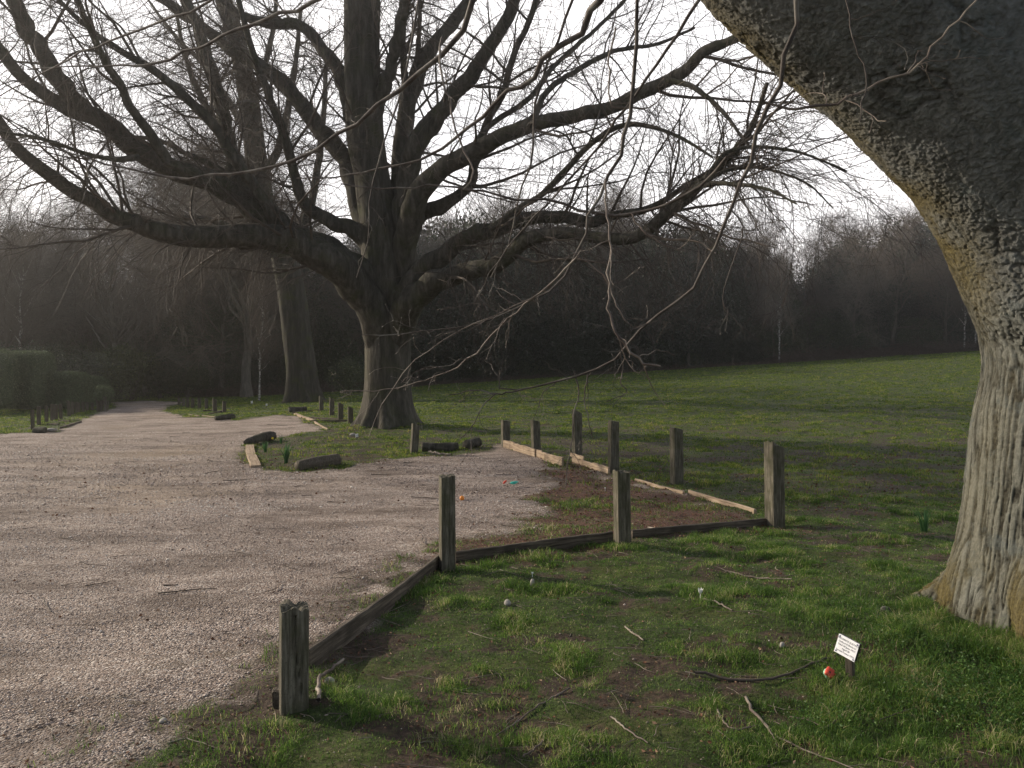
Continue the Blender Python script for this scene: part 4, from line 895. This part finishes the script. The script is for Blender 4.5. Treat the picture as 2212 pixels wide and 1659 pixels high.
LD = ((70.5, 928, 886, 8), (84, 918.5, 878, 8), (100.5, 913.6, 877, 7.5), (113, 908.5, 873, 8), (121.5, 906.5, 874, 7), (132, 905, 873, 7), (150, 898.5, 866, 7), (157, 894.5, 868, 6.5), (165, 893, 869, 6.5), (171, 892, 870, 6),
      (179.5, 890, 868, 6.5), (189, 888, 869, 6), (199, 887, 870, 6), (214, 889, 861, 7))
nm = ('nearest', 'second', 'third', 'fourth', 'fifth', 'sixth', 'seventh', 'eighth', 'ninth', 'tenth', 'eleventh', 'twelfth', 'thirteenth', 'last')
for i, (px, ba, tp, wd) in enumerate(LD):
    post(px, ba, tp, wd, -15, nm[i]+' post from the camera in the row on the left verge'+(', next to the topiary' if i == 13 else ''), GD, slant=-.2, mat='wood_dark', lean=float(gw.normal(0, .03)))

# ------------------------------------------------------------------ boards
def board(a, b_, h, th, label, mat='plank_dark', raise_=0., warp=.01, n=26, name='edging_board', group='boards edging the gravel', tilt=0., za=None, zb=None):
    a = np.asarray(a, float); b_ = np.asarray(b_, float); L = math.dist(a[:2], b_[:2]); ang = math.atan2(b_[1]-a[1], b_[0]-a[0])
    g = np.random.default_rng(int(L*1000)); xs = np.linspace(0, L, n)
    jt = h*(.12 if mat == 'plank_pale' else .04)*(fbm(xs*5+L*9, 0*xs, o=4, s=2)-.5)*2+np.where(g.uniform(size=n) > .9, -h*(.14 if mat == 'plank_pale' else .03), 0); bow = warp*np.sin(xs/L*np.pi*1.4+L)
    jb = h*.05*(fbm(xs*7, 0*xs+4, o=3, s=3)-.5)
    e = min(.006, th*.2, h*.2); sec = [(-th/2, 0), (th/2, 0), (th/2, h-e), (th/2-e, h), (-th/2+e, h), (-th/2, h-e)]
    V = []
    for i, x_ in enumerate(xs):
        for (yy_, zz_) in sec:
            V.append((x_+(g.normal(0, .004) if i in (0, n-1) else 0), yy_+bow[i]+zz_*math.tan(tilt), zz_+(jt[i] if zz_ > h*.5 else jb[i])+raise_))
    V = np.array(V); K = 6; i = np.arange(n*K).reshape(n, K)
    Fq = np.stack([i[:-1], i[1:], np.roll(i[1:], -1, 1), np.roll(i[:-1], -1, 1)], -1).reshape(-1, 4)
    caps = np.array([list(range(K)), list(range((n-1)*K, n*K))[::-1]])
    o = mk(name, V, [Fq, caps], mat, smooth=False); za = za if za is not None else float(gz(np.array([a[0]]), np.array([a[1]]))[0]); zb = zb if zb is not None else float(gz(np.array([b_[0]]), np.array([b_[1]]))[0])
    o.location = (a[0], a[1], za-.02); o.rotation_euler = (0, -math.atan2(zb-za, L), ang)
    return tag(o, label, 'board', group)
def gp(px, py): return G(px, py)
board(gp(668, 1448), gp(948, 1228), .12, .030, 'long grey board running from the cracked post to the corner post')
board(gp(984, 1212), gp(1322, 1176), .115, .035, 'dark board between the corner post and the pale streaked post')
board(gp(1366, 1166), gp(1652, 1134), .10, .035, 'dark board between the pale streaked post and the broad corner post')
board(gp(1487, 1069), gp(1632, 1112), .07, .035, 'splintered pale plank behind the leaf litter by the broad corner post', 'plank_pale', group='pale planks of the back row')
board(gp(1372, 1040), gp(1478, 1070), .055, .035, 'low pale plank half sunk in grass between two back row posts', 'plank_pale', group='pale planks of the back row')
board(gp(1236, 999), gp(1316, 1024), .11, .035, 'rough mossy pale plank right of the gap in the back row', 'plank_pale', group='pale planks of the back row')
board(gp(1232, 996), gp(1262, 1006), .06, .02, 'short splinter of board lying tilted against the post by the gap', 'plank_pale', raise_=.10, group='pale planks of the back row')
board(gp(1084, 966), gp(1157, 988), .14, .035, 'left half of the long raised pale plank', 'plank_pale', raise_=.02, group='pale planks of the back row')
board(gp(1159, 988), gp(1216, 1008), .15, .035, 'right half of the long raised pale plank, ending at the gap', 'plank_pale', raise_=.0, group='pale planks of the back row')
board(gp(540.5, 965), gp(550, 1011), .06, .16, 'flat pale plank lying at the end of the planted island', 'plank_pale', warp=.02)
board(gp(638, 896), gp(678, 911), .07, .10, 'pale plank at the back of the far bay near the small log', 'plank_pale')
board(gp(680, 913), gp(707, 934), .05, .05, 'thin pale edging strip curving towards the big bare tree', 'plank_pale')
board(gp(408, 898.5), gp(430, 901), .05, .05, 'short pale strip at the left end of the far green strip', 'plank_pale')
board(gp(437, 901), gp(470, 903), .05, .05, 'pale strip running up to the far dark log', 'plank_pale')
board(gp(132, 926), gp(175, 912.5), .07, .05, 'grey board edging the left verge beyond the pale stone')
board(gp(152, 921), gp(153, 919), .03, .03, 'tiny peg at the verge board')if False else None
for a_, b2_, lab in (((890, 978), (900, 980), 'stub'),) if False else (): pass
# bars lying behind the posts on the green
for (a_, b2_, lab) in (((632, 893), (692, 886), 'low dark bar running left from the farthest slant topped post'), ((651, 903), (733, 908), 'low dark bar running left from the third slant topped post'),
                      ((668, 911), (754, 912), 'low dark bar running left towards the nearest slant topped post'), ((440, 889), (462, 887), 'low dark bar at the second post of the far row'),
                      ((452, 894), (483, 889), 'low dark bar at the right end post of the far row'), ((103, 918), (128, 919), 'low dark bar in the grass by the third verge post'),
                      ((127, 911), (152, 912), 'low dark bar in the grass by the sixth verge post')):
    board(gp(*a_), gp(*b2_), .07, .05, lab, 'plank_dark', group='low dark bars in the grass')
board(gp(601, 1533), gp(612, 1519), .10, .05, 'short dark stub of board against the foot of the cracked post', 'plank_dark')

# ------------------------------------------------------------------ logs
def log(a, b_, ra, rb, label, mat='bark', bend=.0, name='log', knot=True, group='old logs edging the gravel'):
    a = np.array(a, float); b_ = np.array(b_, float); a[2] = float(terr(a[0], a[1]))+ra*.75; b_[2] = float(terr(b_[0], b_[1]))+rb*.75
    m_ = (a+b_)/2+np.array((0, bend, abs(bend)*.5)); k, n = 40, 28
    q, r = resample([a, m_, b_], [ra, (ra+rb)/2*.95, rb], k); g = int(abs(a[0])*1000) % 997
    V, Fq = tubes(q[None], r[None], n); C = np.repeat(q, n, 0); D = V-C
    u = np.tile(np.arange(n), k)*2*np.pi/n; s_ = np.repeat(np.linspace(0, 1, k), n)*math.dist(a, b_)
    f = 1+.55*(fbm(np.cos(u)*1.6+g, np.sin(u)*1.6, s_*3, o=3, s=5)-.5)+.30*(fbm(np.cos(u)*6+g, np.sin(u)*6, s_*4, o=3, s=6)-.5)
    f += .22*(fbm(np.cos(u)*14+g, np.sin(u)*14, s_*2.2, o=3, s=8)-.5); f *= np.repeat(np.r_[.93, .99, np.ones(k-4), .99, .93], n)
    V = C+D*f[:, None]; V = np.vstack([V, q[0], q[-1]]); nv_ = len(V)
    i0 = np.arange(n); i1 = np.arange(n)+(k-1)*n
    caps = np.concatenate([np.stack([np.roll(i0, -1), i0, np.full(n, nv_-2)], 1), np.stack([i1, np.roll(i1, -1), np.full(n, nv_-1)], 1)])
    o = mk(name, V-a, [Fq, caps], mat); o.location = a; return tag(o, label, 'log', group)
log(gp(533, 962), gp(588, 950), .075, .11, 'thick curved dark log at the tip of the planted island', bend=.05)
log(gp(643, 1014), gp(730, 1002), .085, .10, 'long square weathered log in front of the daffodils', 'wood_dark')
log(gp(911, 974), gp(990, 972), .09, .08, 'straight bark covered log lying right of the leaning post', 'bark')
log(gp(1008, 970), gp(1032, 965), .10, .11, 'short stubby piece of log right of the straight one', 'bark')
log(gp(465, 908), gp(505, 905), .07, .10, 'dark log at the edge of the far green strip', 'bark')
log(gp(624, 891), gp(662, 889), .09, .10, 'small log at the foot of the mossy far tree', 'bark')
log(gp(73, 935), gp(98, 935), .07, .08, 'dark low log on the left verge beside the pale stone', 'bark')
# ------------------------------------------------------------------ stones
def stone(px, py, w_px, h_px, label, mat='stone', name='stone', up=.35, seed=1):
    c = G(px, py); s = c[1]/F; import bmesh
    m = bmesh.new(); bmesh.ops.create_icosphere(m, subdivisions=3, radius=1); P_ = np.array([v.co for v in m.verts])
    f = 1+.5*(fbm(P_[:, 0]*1.3+seed*7, P_[:, 1]*1.3, P_[:, 2]*1.3, o=3, s=seed)-.5)
    P_ = P_*f[:, None]*np.array((w_px*s/2, w_px*s*.38, h_px*s/2)); 
    for v, p in zip(m.verts, P_): v.co = p
    me = bpy.data.meshes.new(name); m.to_mesh(me); m.free(); me.materials.append(MATS[mat])
    for p in me.polygons: p.use_smooth = True
    o = bpy.data.objects.new(name, me); COL.objects.link(o); o.location = (c[0], c[1], float(gz(c[0:1], c[1:2])[0])+h_px*s*up); o.rotation_euler = (0, 0, seed)
    return tag(o, label, 'stone')
stone(110, 933, 24, 9, 'pale low boulder at the edge of the left verge', seed=0)
stone(1096, 1310, 19, 15, 'small pale stone in the grass below the corner post', seed=2)
stone(712, 1478, 24, 18, 'pale stone beside the bent stick at the cracked post', seed=3)
stone(1690, 1408, 14, 12, 'little buff stone beside the buried sleeper', seed=4)
stone(1334, 1362, 9, 7, 'small greyish pebble in the middle of the front grass', seed=5) if False else None
stone(762, 945, 14, 7, 'small grey stone left of the white marker under the big bare tree', seed=6)
stone(1922, 1358, 14, 12, 'dark round stone at the root of the near tree', 'stone_dark', seed=7)
stone(352, 1563, 20, 9, 'pale flat stone on the gravel left of the cracked post', seed=8)
stone(1912, 1342, 22, 16, 'dark burnt lump against the mossy root of the near tree', 'stone_dark', seed=9)
# ------------------------------------------------------------------ sticks as things
def stick(pts, label, name='fallen_stick', lift=.012, mat='twig_near'):
    q = []; 
    for p in pts:
        a = G(p[0], p[1]); a[2] = float(gz(a[0:1], a[1:2])[0])+lift+(p[3] if len(p) > 3 else 0); q.append(a)
    r = [p[2]/F*G(p[0], p[1])[1]/2 for p in pts]; q, r = resample(q, r, 18, .5, int(pts[0][0])); c = q[0].copy()
    V, Fq = tubes((q-c)[None], r[None], 7); o = mk(name, V, Fq, mat); o.location = c; return tag(o, label, 'stick', 'fallen sticks in the front grass')
stick([(1611, 1508, 6), (1625, 1535, 7), (1650, 1565, 6), (1690, 1600, 5), (1745, 1622, 4), (1850, 1670, 3)], 'long pale forked stick in the grass below the plaque')
stick([(1648, 1562, 4), (1668, 1590, 3), (1680, 1612, 2)], 'short side twig under the long pale stick')
stick([(1500, 1465, 6), (1560, 1468, 7), (1640, 1475, 6), (1700, 1466, 6), (1760, 1447, 5), (1822, 1425, 4)], 'long dark stick curving up to the plaque stake', mat='twig')
stick([(1835, 1525, 4), (1820, 1550, 4), (1790, 1570, 4), (1770, 1578, 3)], 'curved dark twig right of the painted stone')
stick([(742, 1432, 6), (715, 1455, 7), (694, 1478, 8), (690, 1500, 9), (688, 1540, 10)], 'thick bent stick standing beside the cracked post', lift=.03)
stick([(1070, 1590, 4), (1110, 1560, 4), (1160, 1530, 4), (1230, 1490, 4)], 'long thin stick lying diagonally in the front grass')
stick([(1320, 1560, 4), (1360, 1590, 4), (1400, 1615, 3)], 'short pale stick at the bottom middle of the grass')
stick([(1350, 1355, 4), (1375, 1380, 4), (1390, 1392, 3)], 'small pale stick left of the white crocus')
stick([(1520, 1304, 5), (1550, 1312, 4), (1582, 1330, 3)], 'pale stick just above and right of the white crocus')
stick([(1570, 1240, 3), (1640, 1252, 4), (1710, 1262, 3)], 'thin dark stick in the grass right of the front board') 
stick([(1545, 1140, 4), (1600, 1136, 4), (1455, 1150, 5), (1400, 1140, 4)][::-1], 'grey stick lying on the leaf litter inside the bay') 
stick([(925, 977, 5), (950, 980, 5), (975, 981, 4)], 'whitish stick in front of the straight log')
stick([(1550, 1535, 4), (1562, 1560, 4), (1590, 1578, 4), (1632, 1570, 3)], 'hooked twig left of the long pale stick')
stick([(1900, 1560, 3), (1960, 1545, 3), (2030, 1530, 3)], 'thin straw coloured twig in the lush grass at the right')
stick([(1130, 1640, 4), (1170, 1610, 4), (1178, 1580, 3)], 'bent twig at the bottom edge of the picture')
# half buried sleeper left of the plaque
board(gp(1560, 1392), gp(1806, 1412), .03, .10, 'half buried dark sleeper in the grass left of the plaque', 'wood_dark', group=None, raise_=-.008) 
c_ = stone(1150, 1268, 11, 22, 'upright buff wood chip in the grass below the front board', 'stone', 'wood_chip', seed=12)

# ------------------------------------------------------------------ plaque on its stake
pc = G(1838, 1475); pq = thing('memorial_plaque', pc, 'white lettered memorial plaque on a short dark stake by the near tree', 'plaque')
C = P(1829, 1399, pc[1]-.02); mpp = C[1]/F
cs, sn = math.cos(PITCH), math.sin(PITCH)
U = np.array((26.8, -40, -9.8))*mpp; Vd = np.array((-10.3, 2.8, -39.5))*mpp
u = nrm(U); v = Vd-u*(Vd@u); vh = nrm(v); nn = np.cross(u, -vh); hw, hh = np.linalg.norm(U)/2, np.linalg.norm(v)/2
if nn@(np.array((0, 0, H0))-C) < 0: nn = -nn
def slab(c, u, v, n, hw, hh, ht, rnd=.0):
    V = []; 
    for k in (-1, 1):
        for a, b_ in ((-1, -1), (1, -1), (1, 1), (-1, 1)): V.append(c+u*hw*a+v*hh*b_+n*ht*k)
    return np.array(V), [np.array([(3, 2, 1, 0), (4, 5, 6, 7), (0, 1, 5, 4), (1, 2, 6, 5), (2, 3, 7, 6), (3, 0, 4, 7)])]
part('plate', *slab(C, u, vh, nn, hw, hh, .0015), 'white', pq, smooth=False)
bk = C-nn*.012; part('backing', *slab(bk, u, vh, nn, hw*.97, hh*.97, .009), 'black', pq, smooth=False)
for a, b_ in ((-1, -1), (1, -1), (1, 1), (-1, 1)):
    sc0 = C+u*(hw-.008)*a+vh*(hh-.008)*b_; q = np.array([sc0+nn*.001, sc0+nn*.0035, sc0+nn*.004]); part('screw', *tubes(q[None], np.array([[.004, .004, .0005]]), 10), 'screw', pq)
from mathutils import Matrix
for i, (tx, sz) in enumerate((('FREDERICK EUSTACE', .0125), ('Oxford & Bucks LI', .0125), ('Died 28 June 1917', .0125), ('Aged 26', .0125), ('Served France 1916', .0125))):
    cu = bpy.data.curves.new('lettering', 'FONT'); cu.body = tx; cu.size = sz*1.0; cu.align_x = 'CENTER'; cu.align_y = 'CENTER'; cu.extrude = .0003
    o = bpy.data.objects.new('lettering', cu); COL.objects.link(o); cu.materials.append(MATS['ink'])
    c = C+vh*(-hh*.64+i*hh*.32)+nn*.0022-np.array(pc)
    mt_ = bpy.data.meshes.new_from_object(o.evaluated_get(bpy.context.evaluated_depsgraph_get())); bpy.data.objects.remove(o)
    o = bpy.data.objects.new('lettering', mt_); COL.objects.link(o)
    o.matrix_world = Matrix(((u[0], -vh[0], nn[0], c[0]), (u[1], -vh[1], nn[1], c[1]), (u[2], -vh[2], nn[2], c[2]), (0, 0, 0, 1))); o.parent = pq
sb = pc.copy(); sb[2] -= .05
st = np.array([sb, C-nn*.02-vh*hh*.2]); q, r = resample(st, [.024, .024], 6); part('stake', *tubes(q[None], r[None], 4), 'wood_dark', pq, smooth=False)
# painted stone
ps = stone(1789, 1474, 25, 22, 'pebble painted with a red poppy on green, beside the plaque', 'mint', 'painted_stone', seed=13, up=.5)
c = np.array(ps.location); s = c[1]/F; n = 40; an = np.linspace(0, 2*np.pi, n, endpoint=False)
dirn = nrm(np.array((-.25, -1, .75))); e1 = nrm(np.cross(dirn, (0, 0, 1))); e2 = np.cross(e1, dirn)
rad = 11.5*s*(1+.10*np.cos(4*an)+.05*np.cos(7*an+1)); rings = [np.zeros(3)[None]+dirn*13.0*s]
V = [dirn*13.6*s]
for f, zf in ((.45, 13.3), (.8, 12.0), (1., 10.2), (1.0, 7.0)): V += [e1*math.cos(t)*rd*f+e2*math.sin(t)*rd*f+dirn*zf*s for t, rd in zip(an, rad)]
V = np.array(V); f3 = np.stack([np.zeros(n, int), 1+np.arange(n), 1+(np.arange(n)+1) % n], 1); f4 = []
for k_ in range(3):
    a0 = 1+k_*n+np.arange(n); a1 = 1+k_*n+(np.arange(n)+1) % n; f4.append(np.stack([a0, a0+n, a1+n, a1], 1))
mk('poppy', V, [f3, np.concatenate(f4)], 'red', ps)
q = np.array([dirn*13.4*s, dirn*14.0*s, dirn*14.2*s])+e1*3*s; mk('poppy_centre', *tubes(q[None], np.array([[2.2*s, 2.2*s, .2*s]]), 10), 'black', ps)

# ------------------------------------------------------------------ toys and litter on the gravel
import bmesh
def ball(px, py, rpx, mat, label, name, cat):
    c = G(px, py); s = c[1]/F; m = bmesh.new(); bmesh.ops.create_uvsphere(m, u_segments=24, v_segments=16, radius=rpx*s)
    for v in m.verts:
        if abs(v.co.z) < rpx*s*.06: v.co *= .985
    me = bpy.data.meshes.new(name); m.to_mesh(me); m.free(); me.materials.append(MATS[mat]); [setattr(p, 'use_smooth', True) for p in me.polygons]
    o = bpy.data.objects.new(name, me); COL.objects.link(o); o.location = (c[0], c[1], float(gz(c[0:1], c[1:2])[0])+rpx*s*.9); return tag(o, label, cat)
ball(998, 1079, 5.2, 'orange', 'small orange plastic ball on the gravel beside the corner post', 'plastic_ball', 'ball')
def toy(px, py, pts, mat, label, name, th):
    c = G(px, py); s = c[1]/F; q = np.array([(a*s, b_*s, h*s) for a, b_, h, w_ in pts]); r = np.array([w_*s for a, b_, h, w_ in pts])
    q, r = resample(q, r, 12); V, Fq = tubes(q[None], r[None], 10); V[:, 2] *= th; o = mk(name, V, Fq, mat); o.location = (c[0], c[1], float(gz(c[0:1], c[1:2])[0])+.03); o.scale = (1.25, 1.25, 1.25); return tag(o, label, 'toy')
toy(1110, 1052, [(-7, 0, 2, .5), (-4, 1, 3, 2.6), (0, 0, 3, 3.2), (4, 4, 4, 2.6), (8, 9, 4, .6)], 'teal', 'flat turquoise plastic toy piece lying on the gravel', 'toy_piece', .9)
toy(1090, 1052, [(-2.5, 0, 1, .6), (-1, 0, 3, 2.2), (1, 0, 5, 1.6), (3, 0, 6, 1.8), (4, 0, 6, .4)], 'red', 'tiny red plastic toy piece left of the turquoise one', 'toy_piece', 1.)
# ------------------------------------------------------------------ daffodils, narcissus, crocus, markers
def strap_plant(px, py, hpx, n, label, spread=.35, mat='daff_leaf', name='daffodil_clump', flowers=(), wdt=.011, seed=1):
    c = G(px, py); h = hpx/F*c[1]; g = np.random.default_rng(seed); t = thing(name, (c[0], c[1], float(gz(c[0:1], c[1:2])[0])), label, 'plant')
    k = 6; V = []; Fs = []
    for j in range(n):
        a = g.uniform(0, 6.28); d = np.array((math.cos(a), math.sin(a), 0)); sp = g.uniform(.1, 1)*spread; hh_ = h*g.uniform(.6, 1.05); w0 = wdt*g.uniform(.7, 1.2)
        side = np.array((-d[1], d[0], 0)); tw = g.uniform(-.8, .8); side = side*math.cos(tw)+d*math.sin(tw); b0 = d*g.uniform(0, .03)
        for i in range(k):
            f = i/(k-1); p = b0+d*sp*hh_*f**1.8+np.array((0, 0, hh_*(f-.12*f*f*sp*3))); ww = w0*(1-f**3*.95)/2; V += [p-side*ww, p+side*ww]
        o_ = j*2*k; Fs += [(o_+2*i, o_+2*i+1, o_+2*i+3, o_+2*i+2) for i in range(k-1)]
    mk('leaves', np.array(V), np.array(Fs), mat, t, cv=np.repeat(g.uniform(0, 1, n), 2*k), smooth=True)
    for fx, fh in flowers:
        q = np.array([(fx*.3, 0, 0), (fx*.7, -.01, fh*.6), (fx, -.02, fh)]); mk('stem', *tubes(q[None], np.full((1, 3), .003), 5), mat, t, cv=np.full(15, .5))
        q2 = np.array([(fx, -.02, fh), (fx-.004, -.035, fh-.002), (fx-.006, -.05, fh-.006)]); fl = mk('flower', *tubes(q2[None], np.array([[.006, .010, .014]]), 10), 'yellow', t)
        pv = []; pf = []
        for j in range(6):
            a = j*math.pi/3; e = np.array((math.cos(a), 0, math.sin(a))); s2 = np.array((-math.sin(a), 0, math.cos(a))); c0 = np.array((fx-.002, -.028, fh-.001))
            pv += [c0, c0+e*.016+s2*.009, c0+e*.032, c0+e*.016-s2*.009]; pf.append([4*j, 4*j+1, 4*j+2, 4*j+3])
        mk('petals', np.array(pv), np.array(pf), 'yellow', t, parent=None) if False else mk('petals', np.array(pv), np.array(pf), 'yellow', fl)
    return t
strap_plant(618, 1000, 52, 60, 'largest daffodil clump, dark green leaves in the planted island', .45, seed=1)
strap_plant(573, 978, 30, 34, 'small daffodil clump beside the curved log', .4, seed=2)
strap_plant(607, 958, 22, 22, 'daffodil clump with a yellow flower behind the largest clump', .4, flowers=((-.16, .12),), seed=3)
strap_plant(1997, 1148, 60, 26, 'blue green narcissus clump in the field beside the near trunk', .5, seed=4, wdt=.010)
strap_plant(1995, 1140, 40, 10, 'tuft of grassy leaves at the back of the narcissus clump', .8, seed=5, mat='grass') if False else None
strap_plant(1105, 920, 12, 16, 'little plant tuft in the field right of the big bare tree', .6, seed=6, name='plant_tuft') if False else None
strap_plant(1640, 1300, 46, 14, 'loose tuft of thin blue green leaves in the front grass', .8, seed=7, wdt=.006, name='leaf_tuft') if False else None
def crocus(px, py, hpx, label, name='crocus'):
    c = G(px, py); h = hpx/F*c[1]; t = thing(name, (c[0], c[1], float(gz(c[0:1], c[1:2])[0])), label, 'flower')
    q = np.array([(0, 0, 0), (0, 0, h*.3), (0, 0, h*.45)]); mk('stem', *tubes(q[None], np.array([[.002, .0025, .004]]), 6), 'petal', t)
    V = []; Fs = []
    for j in range(6):
        a = j*1.047; d = np.array((math.cos(a), math.sin(a), 0)); s2 = np.array((-d[1], d[0], 0)); w2 = h*.14; z0 = h*.42
        V += [(0, 0, z0), d*h*.12+s2*w2+(0, 0, z0+h*.28), d*h*.26+(0, 0, z0+h*.62), d*h*.12-s2*w2+(0, 0, z0+h*.28)]; Fs.append([4*j, 4*j+1, 4*j+2, 4*j+3])
    mk('petals', np.array([np.array(v, float) for v in V]), np.array(Fs), 'petal', t); return t
crocus(1513, 1300, 24, 'white crocus flower open in the front grass')
crocus(1150, 1252, 12, 'small white snowdrop head below the front board', 'snowdrop')
crocus(1307, 1064, 8, 'tiny white flower in the grass inside the bay', 'small_flower')
def marker(px, py, hpx, label):
    c = G(px, py); s = c[1]/F; t = thing('plant_marker', (c[0], c[1], float(terr(c[0], c[1]))), label, 'marker', 'small white markers in the grass')
    q = np.array([(0, 0, -.03), (0, 0, hpx*s*.5)]); mk('stake', *tubes(q[None], np.full((1, 2), .014), 6), 'wood_dark', t)
    a = nrm(np.array((.8, .5, .25))); b_ = nrm(np.array((-.1, .5, -1.))); nn_ = np.cross(a, b_); mk('plate', *slab(np.array((0, 0, hpx*s*.72)), a, b_, nn_, hpx*s*.22, hpx*s*.30, .004), 'white', t, smooth=False); return t
marker(771, 951, 14, 'small white tag on a stake at the foot of the big bare tree')
marker(576, 881, 9, 'small white tag standing on the far green strip')
marker(544, 876, 10, 'small dark backed tag on the far green strip near the birch')
# weeds: feathery green leaves at the foot of the near trunk
g = np.random.default_rng(61); n = 6500
cx_ = np.array([G(p, q)[:2] for p, q in ((2060, 1500), (2130, 1480), (2190, 1520), (1990, 1540), (2100, 1560), (1900, 1420), (1960, 1380), (1860, 1340), (1800, 1560), (2200, 1600), (2040, 1430))])
i = g.integers(0, len(cx_), n); c = cx_[i]+g.normal(0, .13, (n, 2)); z = gz(c[:, 0], c[:, 1])+np.abs(g.normal(0, .045, n))*np.where(i < 5, 1.3, .7)
V, Fs = leafquads(np.column_stack([c, z]), g.uniform(.008, .020, n), g, .6, .35)
o = mk('cow_parsley', V, Fs, 'leaf_fresh', cv=np.repeat(np.clip(g.normal(.45, .25, n), 0, 1), 4), smooth=False); tag(o, 'feathery bright green weeds round the foot of the near trunk', 'ground cover', kind='stuff')

# ------------------------------------------------------------------ haze
m = bpy.data.materials.new('haze'); m.use_nodes = True; t_ = m.node_tree; t_.nodes.clear(); ou = t_.nodes.new('ShaderNodeOutputMaterial'); pv = t_.nodes.new('ShaderNodeVolumePrincipled')
pv.inputs['Color'].default_value = (.97, .96, .93, 1); pv.inputs['Density'].default_value = .0013; pv.inputs['Anisotropy'].default_value = .8
t_.links.new(pv.outputs[0], ou.inputs['Volume'])
bm = bmesh.new(); bmesh.ops.create_cube(bm, size=1); me = bpy.data.meshes.new('haze')
zt, zb = 24., -2.
for v in bm.verts: v.co = (v.co.x*1400, v.co.y*720+330, zb+(v.co.z+.5)*(zt-zb))
bm.to_mesh(me); bm.free(); me.materials.append(m); o = bpy.data.objects.new('haze', me); COL.objects.link(o); tag(o, kind='stuff')

# neighbours of one kind are told apart by their order from left to right
by = {}
for o in COL.objects:
    if o.parent is None and 'label' in o and o.get('group'): by.setdefault(o['label'], []).append(o)
for lab, L in by.items():
    if len(L) < 2: continue
    L.sort(key=lambda o: o.location.x/max(o.location.y, 1))
    nn_ = len(L); names = {2: ['left', 'right'], 3: ['left', 'middle', 'right']}.get(nn_, ['leftmost']+['second left', 'third left', 'fourth left', 'fifth left', 'sixth left', 'seventh left', 'eighth left'][:nn_-2]+['rightmost'])
    for o, q_ in zip(L, names): o['label'] = q_+' '+lab
